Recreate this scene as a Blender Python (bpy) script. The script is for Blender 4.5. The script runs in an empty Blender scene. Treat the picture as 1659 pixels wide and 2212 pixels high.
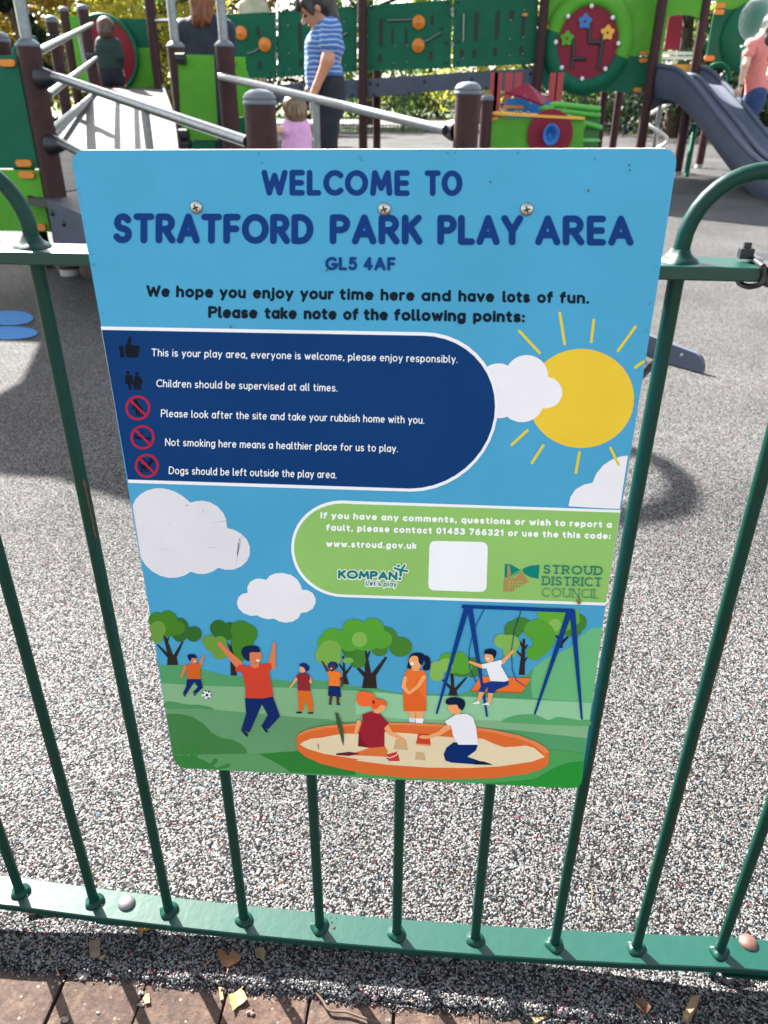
import bpy, bmesh, math, random
import numpy as np
from mathutils import Vector, Matrix
R = math.radians
random.seed(7); RNG = np.random.default_rng(7)
scene = bpy.context.scene
COL = scene.collection

# ------------------------------------------------------------------ camera
CM = np.array([0.06044812, -0.59910973, 0.96629809])
FW = np.array([-0.07287551, 0.87513297, -0.4783633])
RT = np.array([0.99628059, 0.08599034, 0.00553665])
UP = np.array([-0.04597993, 0.47618058, 0.87814458])
cam_d = bpy.data.cameras.new('camera'); cam = bpy.data.objects.new('camera', cam_d); COL.objects.link(cam)
cam.matrix_world = Matrix(((RT[0], UP[0], -FW[0], CM[0]), (RT[1], UP[1], -FW[1], CM[1]), (RT[2], UP[2], -FW[2], CM[2]), (0, 0, 0, 1)))
cam_d.sensor_width = 36.0; cam_d.lens = 36.0*1660/2212; cam_d.sensor_fit = 'AUTO'
cam_d.clip_start = 0.05; cam_d.clip_end = 2000
cam_d.dof.use_dof = True; cam_d.dof.focus_distance = 0.80; cam_d.dof.aperture_fstop = 11.0
scene.camera = cam
scene.render.resolution_x = 768; scene.render.resolution_y = 1024

# ------------------------------------------------------------------ light
SUN_EL = R(38.0)
SH = np.array([0.667, -0.745])                 # ground direction in which shadows fall
w = bpy.data.worlds.new('World'); scene.world = w; w.use_nodes = True
nt = w.node_tree; nt.nodes.clear()
sky = nt.nodes.new('ShaderNodeTexSky'); sky.sky_type = 'NISHITA'; sky.sun_disc = False
sky.sun_elevation = SUN_EL; sky.sun_rotation = math.atan2(-SH[0], -SH[1]); sky.dust_density = 2.0; sky.ozone_density = 0.6
bg = nt.nodes.new('ShaderNodeBackground'); bg.inputs['Strength'].default_value = 0.07
ow = nt.nodes.new('ShaderNodeOutputWorld')
hs = nt.nodes.new('ShaderNodeHueSaturation'); hs.inputs['Saturation'].default_value = .40
nt.links.new(sky.outputs[0], hs.inputs['Color']); nt.links.new(hs.outputs[0], bg.inputs[0]); nt.links.new(bg.outputs[0], ow.inputs[0])
sl = bpy.data.lights.new('sun', 'SUN'); sl.energy = 5.0; sl.angle = R(0.5); sl.color = (1, 0.96, 0.90)
so = bpy.data.objects.new('sun', sl); COL.objects.link(so)
so.rotation_euler = Vector((SH[0]*math.cos(SUN_EL), SH[1]*math.cos(SUN_EL), -math.sin(SUN_EL))).to_track_quat('-Z', 'Y').to_euler()
scene.view_settings.view_transform = 'Standard'; scene.view_settings.look = 'None'
scene.view_settings.exposure = 2.72; scene.view_settings.gamma = 1.0

# ------------------------------------------------------------------ measuring: photo pixel (1659 wide) -> point in the place
def dirv(x, y): return (x-829.5)/1660*RT - (y-1106)/1660*UP + FW
def at(x, y, Y):
    d = dirv(x, y); return CM + d*((Y-CM[1])/d[1])
def gr(x, y, z=0.0):
    d = dirv(x, y); return CM + d*((z-CM[2])/d[2])

# ------------------------------------------------------------------ materials
def lin(h):
    if not isinstance(h, str): return tuple(h)
    h = h.lstrip('#'); v = [int(h[i:i+2], 16)/255 for i in (0, 2, 4)]
    return tuple(c/12.92 if c <= .04045 else ((c+.055)/1.055)**2.4 for c in v)
MATS = {}
def mat(name, col, rough=.5, metal=0.0, var=0.0, vscale=8.0, bump=0.0, bscale=60.0, coat=0.0, spec=.5, dirt=None, bdist=.002):
    if name in MATS: return MATS[name]
    m = bpy.data.materials.new(name); m.use_nodes = True; MATS[name] = m
    t = m.node_tree; b = t.nodes['Principled BSDF']; c = lin(col)
    b.inputs['Base Color'].default_value = (*c, 1); b.inputs['Roughness'].default_value = rough; b.inputs['Metallic'].default_value = metal
    b.inputs['Coat Weight'].default_value = coat; b.inputs['Coat Roughness'].default_value = .06
    b.inputs['Specular IOR Level'].default_value = spec
    tc = t.nodes.new('ShaderNodeTexCoord')
    if var or dirt:
        n = t.nodes.new('ShaderNodeTexNoise'); n.inputs['Scale'].default_value = vscale; n.inputs['Detail'].default_value = 6; n.inputs['Roughness'].default_value = .62
        t.links.new(tc.outputs['Object'], n.inputs['Vector'])
        rp = t.nodes.new('ShaderNodeValToRGB'); rp.color_ramp.elements[0].position = .3; rp.color_ramp.elements[1].position = .7
        d = lin(dirt) if dirt else tuple(max(0, x*(1-var)) for x in c)
        u = tuple(min(1, x*(1+var*.6)) for x in c)
        rp.color_ramp.elements[0].color = (*d, 1); rp.color_ramp.elements[1].color = (*u, 1)
        t.links.new(n.outputs['Fac'], rp.inputs['Fac']); t.links.new(rp.outputs['Color'], b.inputs['Base Color'])
        mr = t.nodes.new('ShaderNodeMapRange'); mr.inputs['To Min'].default_value = min(1, rough*1.25); mr.inputs['To Max'].default_value = rough*.85
        t.links.new(n.outputs['Fac'], mr.inputs['Value']); t.links.new(mr.outputs[0], b.inputs['Roughness'])
    if bump:
        n2 = t.nodes.new('ShaderNodeTexNoise'); n2.inputs['Scale'].default_value = bscale; n2.inputs['Detail'].default_value = 3
        t.links.new(tc.outputs['Object'], n2.inputs['Vector'])
        bp = t.nodes.new('ShaderNodeBump'); bp.inputs['Strength'].default_value = bump; bp.inputs['Distance'].default_value = bdist
        t.links.new(n2.outputs['Fac'], bp.inputs['Height']); t.links.new(bp.outputs['Normal'], b.inputs['Normal'])
    return m

# ------------------------------------------------------------------ mesh builder
class MB:
    def __init__(s): s.v = []; s.f = []; s.m = []; s.sm = []; s.mats = []
    def mi(s, m):
        if m not in s.mats: s.mats.append(m)
        return s.mats.index(m)
    def add(s, vs, fs, m, smooth=False):
        o = len(s.v); s.v += [tuple(map(float, p)) for p in vs]; k = s.mi(m)
        for f in fs: s.f.append(tuple(i+o for i in f)); s.m.append(k); s.sm.append(smooth)
        return s
    def box(s, c, d, m, ax=None, bev=0.0):
        c = np.array(c, float); A = np.eye(3) if ax is None else np.array(ax, float)
        h = np.array(d)/2
        if bev <= 0:
            vs = [c+A[0]*h[0]*i+A[1]*h[1]*j+A[2]*h[2]*k for k in (-1, 1) for j in (-1, 1) for i in (-1, 1)]
            return s.add(vs, [(0, 2, 3, 1), (4, 5, 7, 6), (0, 1, 5, 4), (2, 6, 7, 3), (0, 4, 6, 2), (1, 3, 7, 5)], m)
        bm = bmesh.new(); bmesh.ops.create_cube(bm, size=1)
        for v in bm.verts: v.co = Vector((v.co.x*d[0], v.co.y*d[1], v.co.z*d[2]))
        bmesh.ops.bevel(bm, geom=list(bm.edges), offset=bev, segments=2, affect='EDGES', profile=.5)
        vs = [c+A[0]*v.co.x+A[1]*v.co.y+A[2]*v.co.z for v in bm.verts]
        bm.verts.index_update(); fs = [[v.index for v in f.verts] for f in bm.faces]; bm.free()
        return s.add(vs, fs, m)
    def tube(s, path, r, m, n=14, caps=True, smooth=True):
        P = [np.array(p, float) for p in path]; L = len(P); rr = r if hasattr(r, '__len__') else [r]*L
        T = []
        for i in range(L):
            a = P[max(0, i-1)]; b = P[min(L-1, i+1)]; t = b-a; T.append(t/(np.linalg.norm(t)+1e-12))
        ref = np.array([0, 0, 1.]) if abs(T[0][2]) < .9 else np.array([1., 0, 0])
        U = np.cross(T[0], ref); U /= np.linalg.norm(U); vs = []; fs = []
        for i in range(L):
            U = U-T[i]*(U@T[i]); U /= np.linalg.norm(U); V = np.cross(T[i], U)
            for k in range(n):
                a = 2*math.pi*k/n; vs.append(P[i]+rr[i]*(math.cos(a)*U+math.sin(a)*V))
        for i in range(L-1):
            for k in range(n):
                fs.append((i*n+k, i*n+(k+1) % n, (i+1)*n+(k+1) % n, (i+1)*n+k))
        s.add(vs, fs, m, smooth)
        if caps:
            s.add(vs[:n], [tuple(range(n-1, -1, -1))], m); s.add(vs[-n:], [tuple(range(n))], m)
        return s
    def lathe(s, c, prof, m, n=24, ax=None):
        c = np.array(c, float); A = np.eye(3) if ax is None else np.array(ax, float)
        vs = []; fs = []
        for (r, z) in prof:
            for k in range(n):
                a = 2*math.pi*k/n; vs.append(c+A[0]*max(r, 1e-5)*math.cos(a)+A[1]*max(r, 1e-5)*math.sin(a)+A[2]*z)
        for i in range(len(prof)-1):
            for k in range(n): fs.append((i*n+k, i*n+(k+1) % n, (i+1)*n+(k+1) % n, (i+1)*n+k))
        return s.add(vs, fs, m, True)
    def ball(s, c, r, m, n=12, rz=None):
        rx = r if hasattr(r, '__len__') else (r, r, r); vs = []; fs = []; h = max(4, n//2)
        for i in range(h+1):
            p = math.pi*i/h
            for k in range(n):
                a = 2*math.pi*k/n; vs.append((c[0]+rx[0]*math.sin(p)*math.cos(a), c[1]+rx[1]*math.sin(p)*math.sin(a), c[2]-rx[2]*math.cos(p)))
        for i in range(h):
            for k in range(n): fs.append((i*n+k, i*n+(k+1) % n, (i+1)*n+(k+1) % n, (i+1)*n+k))
        return s.add(vs, fs, m, True)
    def plate(s, pts, th, nrm, m, edge=None):
        """flat outline pts (3-D, coplanar, counter-clockwise seen from the nrm side) with thickness th going back along -nrm"""
        P = [np.array(p, float) for p in pts]; N = np.array(nrm, float); N /= np.linalg.norm(N); n = len(P)
        a = np.zeros(3)
        for i in range(n): a += np.cross(P[i], P[(i+1) % n])
        if a@N < 0: P = P[::-1]
        s.add(P, [tuple(range(n))], m)
        Q = [p-N*th for p in P]
        s.add(Q, [tuple(range(n-1, -1, -1))], m)
        s.add(P+Q, [(i, i+n, (i+1) % n+n, (i+1) % n) for i in range(n)], edge or m)
        return s
    def build(s, name, parent=None, loc=None):
        me = bpy.data.meshes.new(name); root = parent
        while root is not None and root.parent is not None: root = root.parent
        off = np.array(root.location) if root is not None else (np.array(loc, float) if loc is not None else np.zeros(3))
        V = np.array(s.v, float)-off
        me.from_pydata(V.tolist(), [], s.f)
        for mm in s.mats: me.materials.append(mm)
        me.polygons.foreach_set('material_index', s.m); me.polygons.foreach_set('use_smooth', s.sm); me.update()
        o = bpy.data.objects.new(name, me); COL.objects.link(o)
        if parent is not None: o.parent = parent
        else: o.location = off
        return o
def tag(o, label=None, cat=None, group=None, kind=None):
    if label: o['label'] = label
    if cat: o['category'] = cat
    if group: o['group'] = group
    if kind: o['kind'] = kind
    return o
def thing(name, label, cat, loc, group=None):
    o = bpy.data.objects.new(name, None); COL.objects.link(o); o.location = [float(x) for x in loc]; o.empty_display_size = .1
    return tag(o, label, cat, group)
def bez(pts, n=24):
    """smooth polyline through pts (Catmull-Rom)"""
    P = [np.array(p, float) for p in pts]; P = [2*P[0]-P[1]]+P+[2*P[-1]-P[-2]]; out = []
    for i in range(1, len(P)-2):
        for k in range(n):
            t = k/n; a, b, c, d = P[i-1:i+3]
            out.append(.5*((2*b)+(c-a)*t+(2*a-5*b+4*c-d)*t*t+(3*b-a-3*c+d)*t**3))
    return out+[P[-2]]
# ------------------------------------------------------------------ the sign: a flat printed board (A2) screwed to the top rail
SB = -0.0231
def spl(x, y, k=0):
    """point of the sign's printed face seen at photo pixel x, y; k = ink layer"""
    n = np.array([0, -1, -.0118]); n /= np.linalg.norm(n)
    p0 = np.array([0, SB, .9328])+n*(k*.00002)
    d = dirv(x, y); return CM+d*(((p0-CM)@n)/(d@n))
SN = np.array([0, -1, -.0118]); SN /= np.linalg.norm(SN)
GAIN = .98
def ink(h, rough=.22):
    nm = 'print_'+h
    if nm in MATS: return MATS[nm]
    c = tuple(x*GAIN for x in lin(h))
    m = mat(nm, c, rough, var=.07, vscale=9, coat=.06, spec=.07); return m
class INK(MB):
    """flat shapes on the board, each on its own thin layer of ink; coordinates are photo pixels of a crop (x0, y0, scale)"""
    def __init__(s, base=2, crop=(0, 0, 1.8228)): super().__init__(); s.k = base; s.crop = crop
    def px(s, p):
        x0, y0, sc = s.crop; return ((x0+p[0]*sc)/1.8228, (y0+p[1]*sc)/1.8228)
    def poly(s, pts, h):
        s.k += 1
        P = [spl(*s.px(p), s.k) for p in pts]
        a = sum(P[i][0]*P[(i+1) % len(P)][2]-P[(i+1) % len(P)][0]*P[i][2] for i in range(len(P)))
        if a < 0: P = P[::-1]
        return s.add(P, [tuple(range(len(P)))], ink(h))
    def curve(s, pts, h, n=8):
        p = [np.array(q, float) for q in pts]; P = p[-1:]+p+p[:2]; out = []
        for i in range(1, len(P)-2):
            for k in range(n):
                t = k/n; a, b, c, d = P[i-1:i+3]
                out.append(.5*((2*b)+(c-a)*t+(2*a-5*b+4*c-d)*t*t+(3*b-a-3*c+d)*t**3))
        return s.poly(out, h)
    def ell(s, x, y, rx, ry, h, rot=0, n=40):
        c, d = math.cos(R(rot)), math.sin(R(rot))
        return s.poly([(x+rx*math.cos(a)*c-ry*math.sin(a)*d, y+rx*math.cos(a)*d+ry*math.sin(a)*c) for a in np.linspace(0, 2*math.pi, n, endpoint=False)], h)
    def blobs(s, L, h):
        for b in L: s.ell(*b[:4], h, b[4] if len(b) > 4 else 0)
        return s
    def line(s, pts, wd, h, w2=None):
        """round-ended stroke (capsules)"""
        for a, b in zip(pts[:-1], pts[1:]): s.cap(a, b, wd/2, (w2 or wd)/2, h)
        return s
    def cap(s, a, b, ra, rb, h):
        a = np.array(a, float); b = np.array(b, float); t = math.atan2(*(b-a)[::-1]); pts = []
        for i in range(9): q = t+math.pi/2+math.pi*i/8; pts.append(a+ra*np.array([math.cos(q), math.sin(q)]))
        for i in range(9): q = t-math.pi/2+math.pi*i/8; pts.append(b+rb*np.array([math.cos(q), math.sin(q)]))
        return s.poly(pts, h)
    def ribbon(s, pts, wd, h):
        """smooth stroke of constant width with round ends"""
        P = [np.array(p, float) for p in pts]; L = []; Rr = []
        for i in range(len(P)):
            t = P[min(i+1, len(P)-1)]-P[max(i-1, 0)]; t /= np.linalg.norm(t)+1e-9; n = np.array([-t[1], t[0]])*wd/2
            L.append(P[i]+n); Rr.append(P[i]-n)
        s.k += 1
        vs = [spl(*s.px(p), s.k) for p in L+Rr]; n = len(P)
        fs = [(i, i+1, n+i+1, n+i) for i in range(n-1)]
        q = vs[0], vs[1], vs[n+1]; a = np.cross(q[1]-q[0], q[2]-q[0])
        if a@SN < 0: fs = [f[::-1] for f in fs]
        s.add(vs, fs, ink(h))
        for e, d in ((0, 1), (-1, -2)):
            s.ell(*P[e], wd/2, wd/2, h, n=14)
        return s

# stroke lettering: centre lines, cap height 1; 'A' = arc (cx, cy, rx, ry, from, to), else polyline
def arc(cx, cy, rx, ry, a, b): return ('A', cx, cy, rx, ry, a, b)
GL = {
'A': (.74, [[(0, 0), (.37, 1)], [(.37, 1), (.74, 0)], [(.14, .3), (.6, .3)]]),
'C': (.72, [arc(.45, .5, .45, .5, 48, 312)]),
'D': (.7, [[(0, 0), (0, 1)], [(0, 1), (.26, 1)], arc(.26, .5, .44, .5, 90, -90), [(.26, 0), (0, 0)]]),
'E': (.5, [[(0, 0), (0, 1)], [(0, 1), (.5, 1)], [(0, .5), (.46, .5)], [(0, 0), (.5, 0)]]),
'F': (.48, [[(0, 0), (0, 1)], [(0, 1), (.48, 1)], [(0, .5), (.42, .5)]]),
'G': (.8, [arc(.45, .5, .45, .5, 48, 352), [(.9*.99, .43), (.52, .43)]]),
'I': (.0, [[(0, 0), (0, 1)]]),
'K': (.58, [[(0, 0), (0, 1)], [(.55, 1), (.03, .46)], [(.2, .6), (.58, 0)]]),
'L': (.46, [[(0, 1), (0, 0)], [(0, 0), (.46, 0)]]),
'M': (.86, [[(0, 0), (.1, 1)], [(.1, 1), (.43, .25)], [(.43, .25), (.76, 1)], [(.76, 1), (.86, 0)]]),
'N': (.66, [[(0, 0), (0, 1)], [(0, 1), (.66, 0)], [(.66, 0), (.66, 1)]]),
'O': (.92, [arc(.46, .5, .46, .5, 0, 360)]),
'P': (.56, [[(0, 0), (0, 1)], [(0, 1), (.3, 1)], arc(.3, .735, .27, .265, 90, -90), [(.3, .47), (0, .47)]]),
'R': (.6, [[(0, 0), (0, 1)], [(0, 1), (.3, 1)], arc(.3, .735, .27, .265, 90, -90), [(.3, .47), (0, .47)], [(.28, .47), (.6, 0)]]),
'S': (.56, [arc(.29, .745, .25, .255, 25, 270), arc(.27, .245, .28, .245, 90, -155)]),
'T': (.64, [[(0, 1), (.64, 1)], [(.32, 1), (.32, 0)]]),
'U': (.66, [[(0, 1), (0, .33)], arc(.33, .33, .33, .33, 180, 360), [(.66, .33), (.66, 1)]]),
'W': (1.06, [[(0, 1), (.26, 0)], [(.26, 0), (.53, .85)], [(.53, .85), (.8, 0)], [(.8, 0), (1.06, 1)]]),
'Y': (.68, [[(0, 1), (.34, .45)], [(.68, 1), (.34, .45)], [(.34, .45), (.34, 0)]]),
'0': (.52, [arc(.26, .5, .26, .5, 0, 360)]),
'1': (.3, [[(.02, .8), (.22, 1)], [(.22, 1), (.22, 0)]]),
'2': (.5, [arc(.25, .74, .25, .26, 165, -38), [(.445, .57), (0, 0)], [(0, 0), (.5, 0)]]),
'3': (.5, [arc(.23, .755, .23, .245, 150, -90), arc(.23, .26, .27, .26, 90, -150)]),
'4': (.56, [[(.4, 0), (.4, 1)], [(.4, 1), (0, .28)], [(0, .28), (.56, .28)]]),
'5': (.5, [[(.45, 1), (.1, 1)], [(.1, 1), (.05, .55)], arc(.22, .33, .28, .33, 128, -145)]),
'6': (.52, [arc(.26, .3, .26, .3, 0, 360), arc(.42, .34, .42, .66, 176, 96)]),
'7': (.5, [[(0, 1), (.5, 1)], [(.5, 1), (.16, 0)]]),
'a': (.5, [arc(.25, .34, .25, .34, 0, 360), [(.5, .68), (.5, 0)]]),
'b': (.5, [[(0, 0), (0, 1)], arc(.25, .34, .25, .34, 0, 360)]),
'c': (.42, [arc(.26, .34, .26, .34, 50, 310)]),
'd': (.5, [[(.5, 0), (.5, 1)], arc(.25, .34, .25, .34, 0, 360)]),
'e': (.5, [[(.02, .36), (.5, .36)], arc(.25, .34, .25, .34, 5, 315)]),
'f': (.3, [[(.1, 0), (.1, .75)], arc(.3, .75, .2, .25, 180, 95), [(0, .66), (.3, .66)]]),
'g': (.5, [arc(.25, .34, .25, .34, 0, 360), [(.5, .68), (.5, -.05)], arc(.25, -.05, .25, .22, 0, -150)]),
'h': (.46, [[(0, 0), (0, 1)], arc(.23, .42, .23, .26, 180, 0), [(.46, .42), (.46, 0)]]),
'i': (.0, [[(0, 0), (0, .66)], [(0, .94), (0, .95)]]),
'j': (.06, [[(.06, .66), (.06, -.1)], arc(-.08, -.1, .14, .16, 0, -100), [(.06, .94), (.06, .95)]]),
'k': (.42, [[(0, 0), (0, 1)], [(.4, .66), (.02, .3)], [(.16, .4), (.42, 0)]]),
'l': (.1, [[(0, 1), (0, .12)], arc(.12, .12, .12, .12, 180, 270)]),
'm': (.8, [[(0, 0), (0, .68)], arc(.2, .45, .2, .23, 180, 0), [(.4, .45), (.4, 0)], arc(.6, .45, .2, .23, 180, 0), [(.8, .45), (.8, 0)]]),
'n': (.46, [[(0, 0), (0, .68)], arc(.23, .42, .23, .26, 180, 0), [(.46, .42), (.46, 0)]]),
'o': (.54, [arc(.27, .34, .27, .34, 0, 360)]),
'p': (.5, [[(0, -.28), (0, .68)], arc(.25, .34, .25, .34, 0, 360)]),
'q': (.5, [[(.5, -.28), (.5, .68)], arc(.25, .34, .25, .34, 0, 360)]),
'r': (.28, [[(0, 0), (0, .68)], arc(.26, .4, .26, .28, 180, 85)]),
's': (.4, [arc(.2, .5, .18, .18, 35, 270), arc(.2, .16, .2, .16, 90, -150)]),
't': (.32, [[(.12, .9), (.12, .18)], arc(.28, .18, .16, .18, 180, 275), [(0, .66), (.3, .66)]]),
'u': (.46, [[(0, .68), (0, .26)], arc(.23, .26, .23, .26, 180, 360), [(.46, .68), (.46, 0)]]),
'v': (.48, [[(0, .68), (.24, 0)], [(.24, 0), (.48, .68)]]),
'w': (.74, [[(0, .68), (.19, 0)], [(.19, 0), (.37, .6)], [(.37, .6), (.55, 0)], [(.55, 0), (.74, .68)]]),
'x': (.44, [[(0, 0), (.44, .68)], [(0, .68), (.44, 0)]]),
'y': (.48, [[(0, .68), (.25, .02)], [(.48, .68), (.14, -.28)]]),
'.': (.02, [[(0, .0), (.01, .0)]]), ',': (.04, [[(.03, .02), (-.01, -.14)]]), ':': (.02, [[(0, .02), (.01, .02)], [(0, .54), (.01, .54)]]), "'": (.02, [[(.02, 1), (0, .8)]]),
}
def text(I, s, a, b, H, t, h, slab=False, gap=None):
    """lettering from baseline point a to b, outer cap height H, stroke t (crop pixels)"""
    a = np.array(a, float); b = np.array(b, float); L = np.linalg.norm(b-a); ux = (b-a)/L; uy = np.array([ux[1], -ux[0]])
    c = H-t; sp = (gap if gap is not None else .16)+t/H*1.05; pos = []; x = 0
    for ch in s:
        if ch == ' ': x += .36+t/H*.3; continue
        pos.append((ch, x)); x += GL[ch][0]+sp
    tot = x-sp; fx = (L-t)/(tot*c)
    k0 = I.k; j = 0
    for ch, x0 in pos:
        I.k = k0+(j % 2)*6; j += 1
        def P(p): return a+ux*(t/2+(x0+p[0])*c*fx)+uy*(t/2+p[1]*c)
        for st in GL[ch][1]:
            if st[0] == 'A':
                _, cx, cy, rx, ry, a0, a1 = st; n = max(5, int(abs(a1-a0)/15))
                I.ribbon([P((cx+rx*math.cos(R(q)), cy+ry*math.sin(R(q)))) for q in np.linspace(a0, a1, n+1)], t, h)
            else:
                I.cap(P(st[0]), P(st[1]), t/2, t/2, h)
        if slab:
            for st in GL[ch][1]:
                if st[0] != 'A' and abs(st[0][0]-st[1][0]) < .1 and ch not in 'G':
                    for e in st:
                        if e[1] in (0, 1): I.cap(P((e[0]-.13, e[1])), P((e[0]+.13, e[1])), t/2, t/2, h)
    I.k = k0+12
    return I

def rline(pts_from, pts_to, n): return [np.array(pts_from)+(np.array(pts_to)-np.array(pts_from))*i/n for i in range(n)]
def corner(c, p, q, n=8):
    """rounded corner: quadratic from p via c to q"""
    c, p, q = map(np.array, (c, p, q)); return [(1-t)**2*p+2*t*(1-t)*c+t*t*q for t in np.linspace(0, 1, n)]
sign = thing('welcome_sign', 'blue printed play area welcome sign screwed to the front of the green fence', 'sign', (0, SB, .339))
TL, TR, BR, BL = (150, 324), (1466, 320), (1254, 1704), (377, 1658.5)
board_px = corner(TL, (158, 366), (190, 324))+corner(TR, (1428, 320.4), (1460, 360))+[(1420, 619), (1366, 955), (1309, 1300)]+corner(BR, (1257, 1678), (1226, 1702.6))+corner(BL, (400, 1659.8), (371, 1622))+[(322, 1315), (275, 1045), (219, 706)]
mb = MB(); white_edge = mat('board_edge', '#d8d5cf', .5)
mb.plate([spl(*p) for p in board_px], .003, SN, ink('#4b9fc6'), white_edge)
mb.build('board', sign)
def art(name, crop=(0, 0, 1.8228), base=2, parent=sign): return INK(base, crop), name, parent
K1 = (270, 570, .7414); K2 = (1400, 570, .7836); K3 = (370, 1260, .6811); K4 = (1800, 1200, .5425); K5 = (1100, 1950, .8439); K6 = (500, 1850, .4822); K7 = (600, 2350, .5425); K8 = (1400, 2350, .6329)
D = (0, 0, 1.8228)
NAVY = '#0c3673'
# headings
I = INK(2, D)
def words(I, L, p, q, H, t, h, gap=None):
    for s, x0, x1 in L:
        f = lambda x: p[1]+(q[1]-p[1])*(x-p[0])/(q[0]-p[0])
        text(I, s, (x0, f(x0)), (x1, f(x1)), H, t, h, gap=gap); I.k -= 12
    I.k += 12
words(I, (('WELCOME', 564.5, 885), ('TO', 917, 999)), (564.5, 422.5), (999, 424), 56, 12.6, '#0f3679')
words(I, (('STRATFORD', 244, 677), ('PARK', 712, 912.5), ('PLAY', 944.5, 1130), ('AREA', 1156, 1368.5)), (244, 525.5), (1368.5, 531), 65, 14.6, '#0b3678', gap=.13)
text(I, 'GL5 4AF', (702.5, 584), (854.5, 584.6), 29, 6.6, '#0f3a7d')
I.build('heading_lettering', sign)
I = INK(2, D)
words(I, (('We', 315.7, 366.5), ('hope', 380, 461), ('you', 474, 531), ('enjoy', 546, 634), ('your', 648, 721), ('time', 733, 807), ('here', 821.8, 895.7), ('and', 910, 974), ('have', 990, 1067.7), ('lots', 1085, 1145), ('of', 1160, 1194.5), ('fun.', 1208.7, 1273)), (315.5, 641.5), (1274, 656.5), 26, 6.3, '#0a1c2b', gap=.08)
words(I, (('Please', 449.5, 556), ('take', 571, 641), ('note', 656, 727), ('of', 741, 774), ('the', 785, 838), ('following', 851, 1006), ('points:', 1021.7, 1134)), (449.5, 687), (1135, 697), 26, 6.3, '#0a1c2b', gap=.08)
I.build('greeting_lettering', sign)
# background scenery of the print (grass bands, clouds, sun)
I = INK(2, D)
hz = K7
def k7(p): return ((600+p[0]*.5425)/1.8228, (2350+p[1]*.5425)/1.8228)
def k8(p): return ((1400+p[0]*.6329)/1.8228, (2350+p[1]*.6329)/1.8228)
bl_edge = [(341, 1426), (352, 1495), (360, 1540), (371, 1622)]+corner(BL, (371, 1622), (400, 1659.8))[1:]
rt = corner(BR, (1226, 1702.6), (1257, 1678))
back_hills = [k7((55, 500)), k7((170, 490)), k7((300, 500)), k7((420, 540)), k7((560, 575)), k7((700, 572)), k7((860, 598)), k7((1000, 612)), k7((1150, 602)), k7((1300, 612)), k7((1450, 645)), k7((1600, 665)), k8((60, 565)), k8((150, 572)), k8((250, 596)), k8((420, 605)), k8((660, 605)), k8((720, 575)), k8((800, 560)), k8((960, 520)), k8((1060, 490)), k8((1110, 440)), k8((1180, 385)), k8((1270, 345)), k8((1330, 320)), k8((1400, 245)), k8((1470, 195)), k8((1537, 188))]
I.poly(back_hills+[(1290, 1420), (1257, 1678)]+rt[::-1][1:]+bl_edge[::-1], '#549a66')
I.poly([k8(p) for p in ((1110, 440), (1180, 385), (1270, 345), (1330, 320), (1400, 245), (1470, 195), (1537, 188), (1470, 660), (1100, 630), (1090, 520))], '#6cb67c')
I.poly([k7((66, 628)), k7((500, 650)), k7((1000, 660)), k7((1659, 690)), k8((300, 610)), k8((660, 620)), k8((1200, 645)), k8((1468, 660)), k8((1438, 880)), k8((1000, 830)), k8((300, 780)), k7((1400, 905)), k7((900, 860)), k7((450, 820)), k7((95, 815))], '#83b183')
I.poly([k8((0, 585)), k8((300, 610)), k8((660, 620)), k8((1200, 645)), k8((1468, 660)), k8((1452, 790)), k8((900, 770)), k8((300, 760)), k8((0, 730))], '#93c79a')
I.curve([k7(p) for p in ((92, 762), (160, 762), (250, 780), (350, 785), (420, 800), (440, 818), (300, 815), (97, 810))], '#4f8f5b', 4)
I.poly([k7((99, 848)), k7((200, 850)), k7((290, 870)), k7((370, 920)), k7((430, 985)), k7((500, 1025)), k7((580, 1035)), k7((640, 1065)), k7((680, 1105)), k7((692, 1138)), k7((150, 1146)), k7((140, 1090))], '#417d42')
I.poly([k7((99, 812)), k7((450, 822)), k7((900, 862)), k7((1300, 890)), k7((1060, 985)), k7((1050, 1120)), k7((780, 1140)), k7((692, 1138)), k7((680, 1105)), k7((640, 1065)), k7((580, 1035)), k7((500, 1025)), k7((430, 985)), k7((370, 920)), k7((290, 870)), k7((200, 850)), k7((99, 848))], '#63986a')
I.poly([k7((150, 1148)), k7((640, 1140)), k7((780, 1142)), k7((860, 1185)), k7((960, 1240)), k7((1000, 1275)), k7((650, 1260)), k7((235, 1243)), k7((180, 1215))], '#5b9760')
I.poly([k7((150, 1150)), k7((300, 1155)), k7((380, 1190)), k7((440, 1225)), k7((480, 1252)), k7((235, 1243)), k7((185, 1222)), k7((160, 1190))], '#37803d')
I.line([k7((205, 1075)), k7((245, 1170))], 11, '#37803d'); I.line([k7((300, 1070)), k7((285, 1160))], 13, '#37803d', 7); I.line([k7((350, 1115)), k7((305, 1165))], 5, '#37803d')
I.line([k7((455, 1190)), k7((425, 1225))], 11, '#37803d', 6); I.line([k7((550, 1225)), k7((480, 1245))], 9, '#37803d', 5)
I.poly([k7((778, 1142)), k7((900, 1130)), k7((1060, 1120)), k7((1250, 1180)), k7((1659, 1290)), k7((1400, 1297)), k7((1000, 1275)), k7((960, 1240)), k7((860, 1185))], '#2f7d35')
I.poly([k8((0, 1125)), k8((0, 1060)), k8((700, 1120)), k8((1190, 1050)), k8((1200, 950)), k8((1424, 972)), k8((1412, 1130)), k8((1404, 1160)), k8((1385, 1182)), k8((1340, 1192)), k8((600, 1152))], '#4f9d57')
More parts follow.
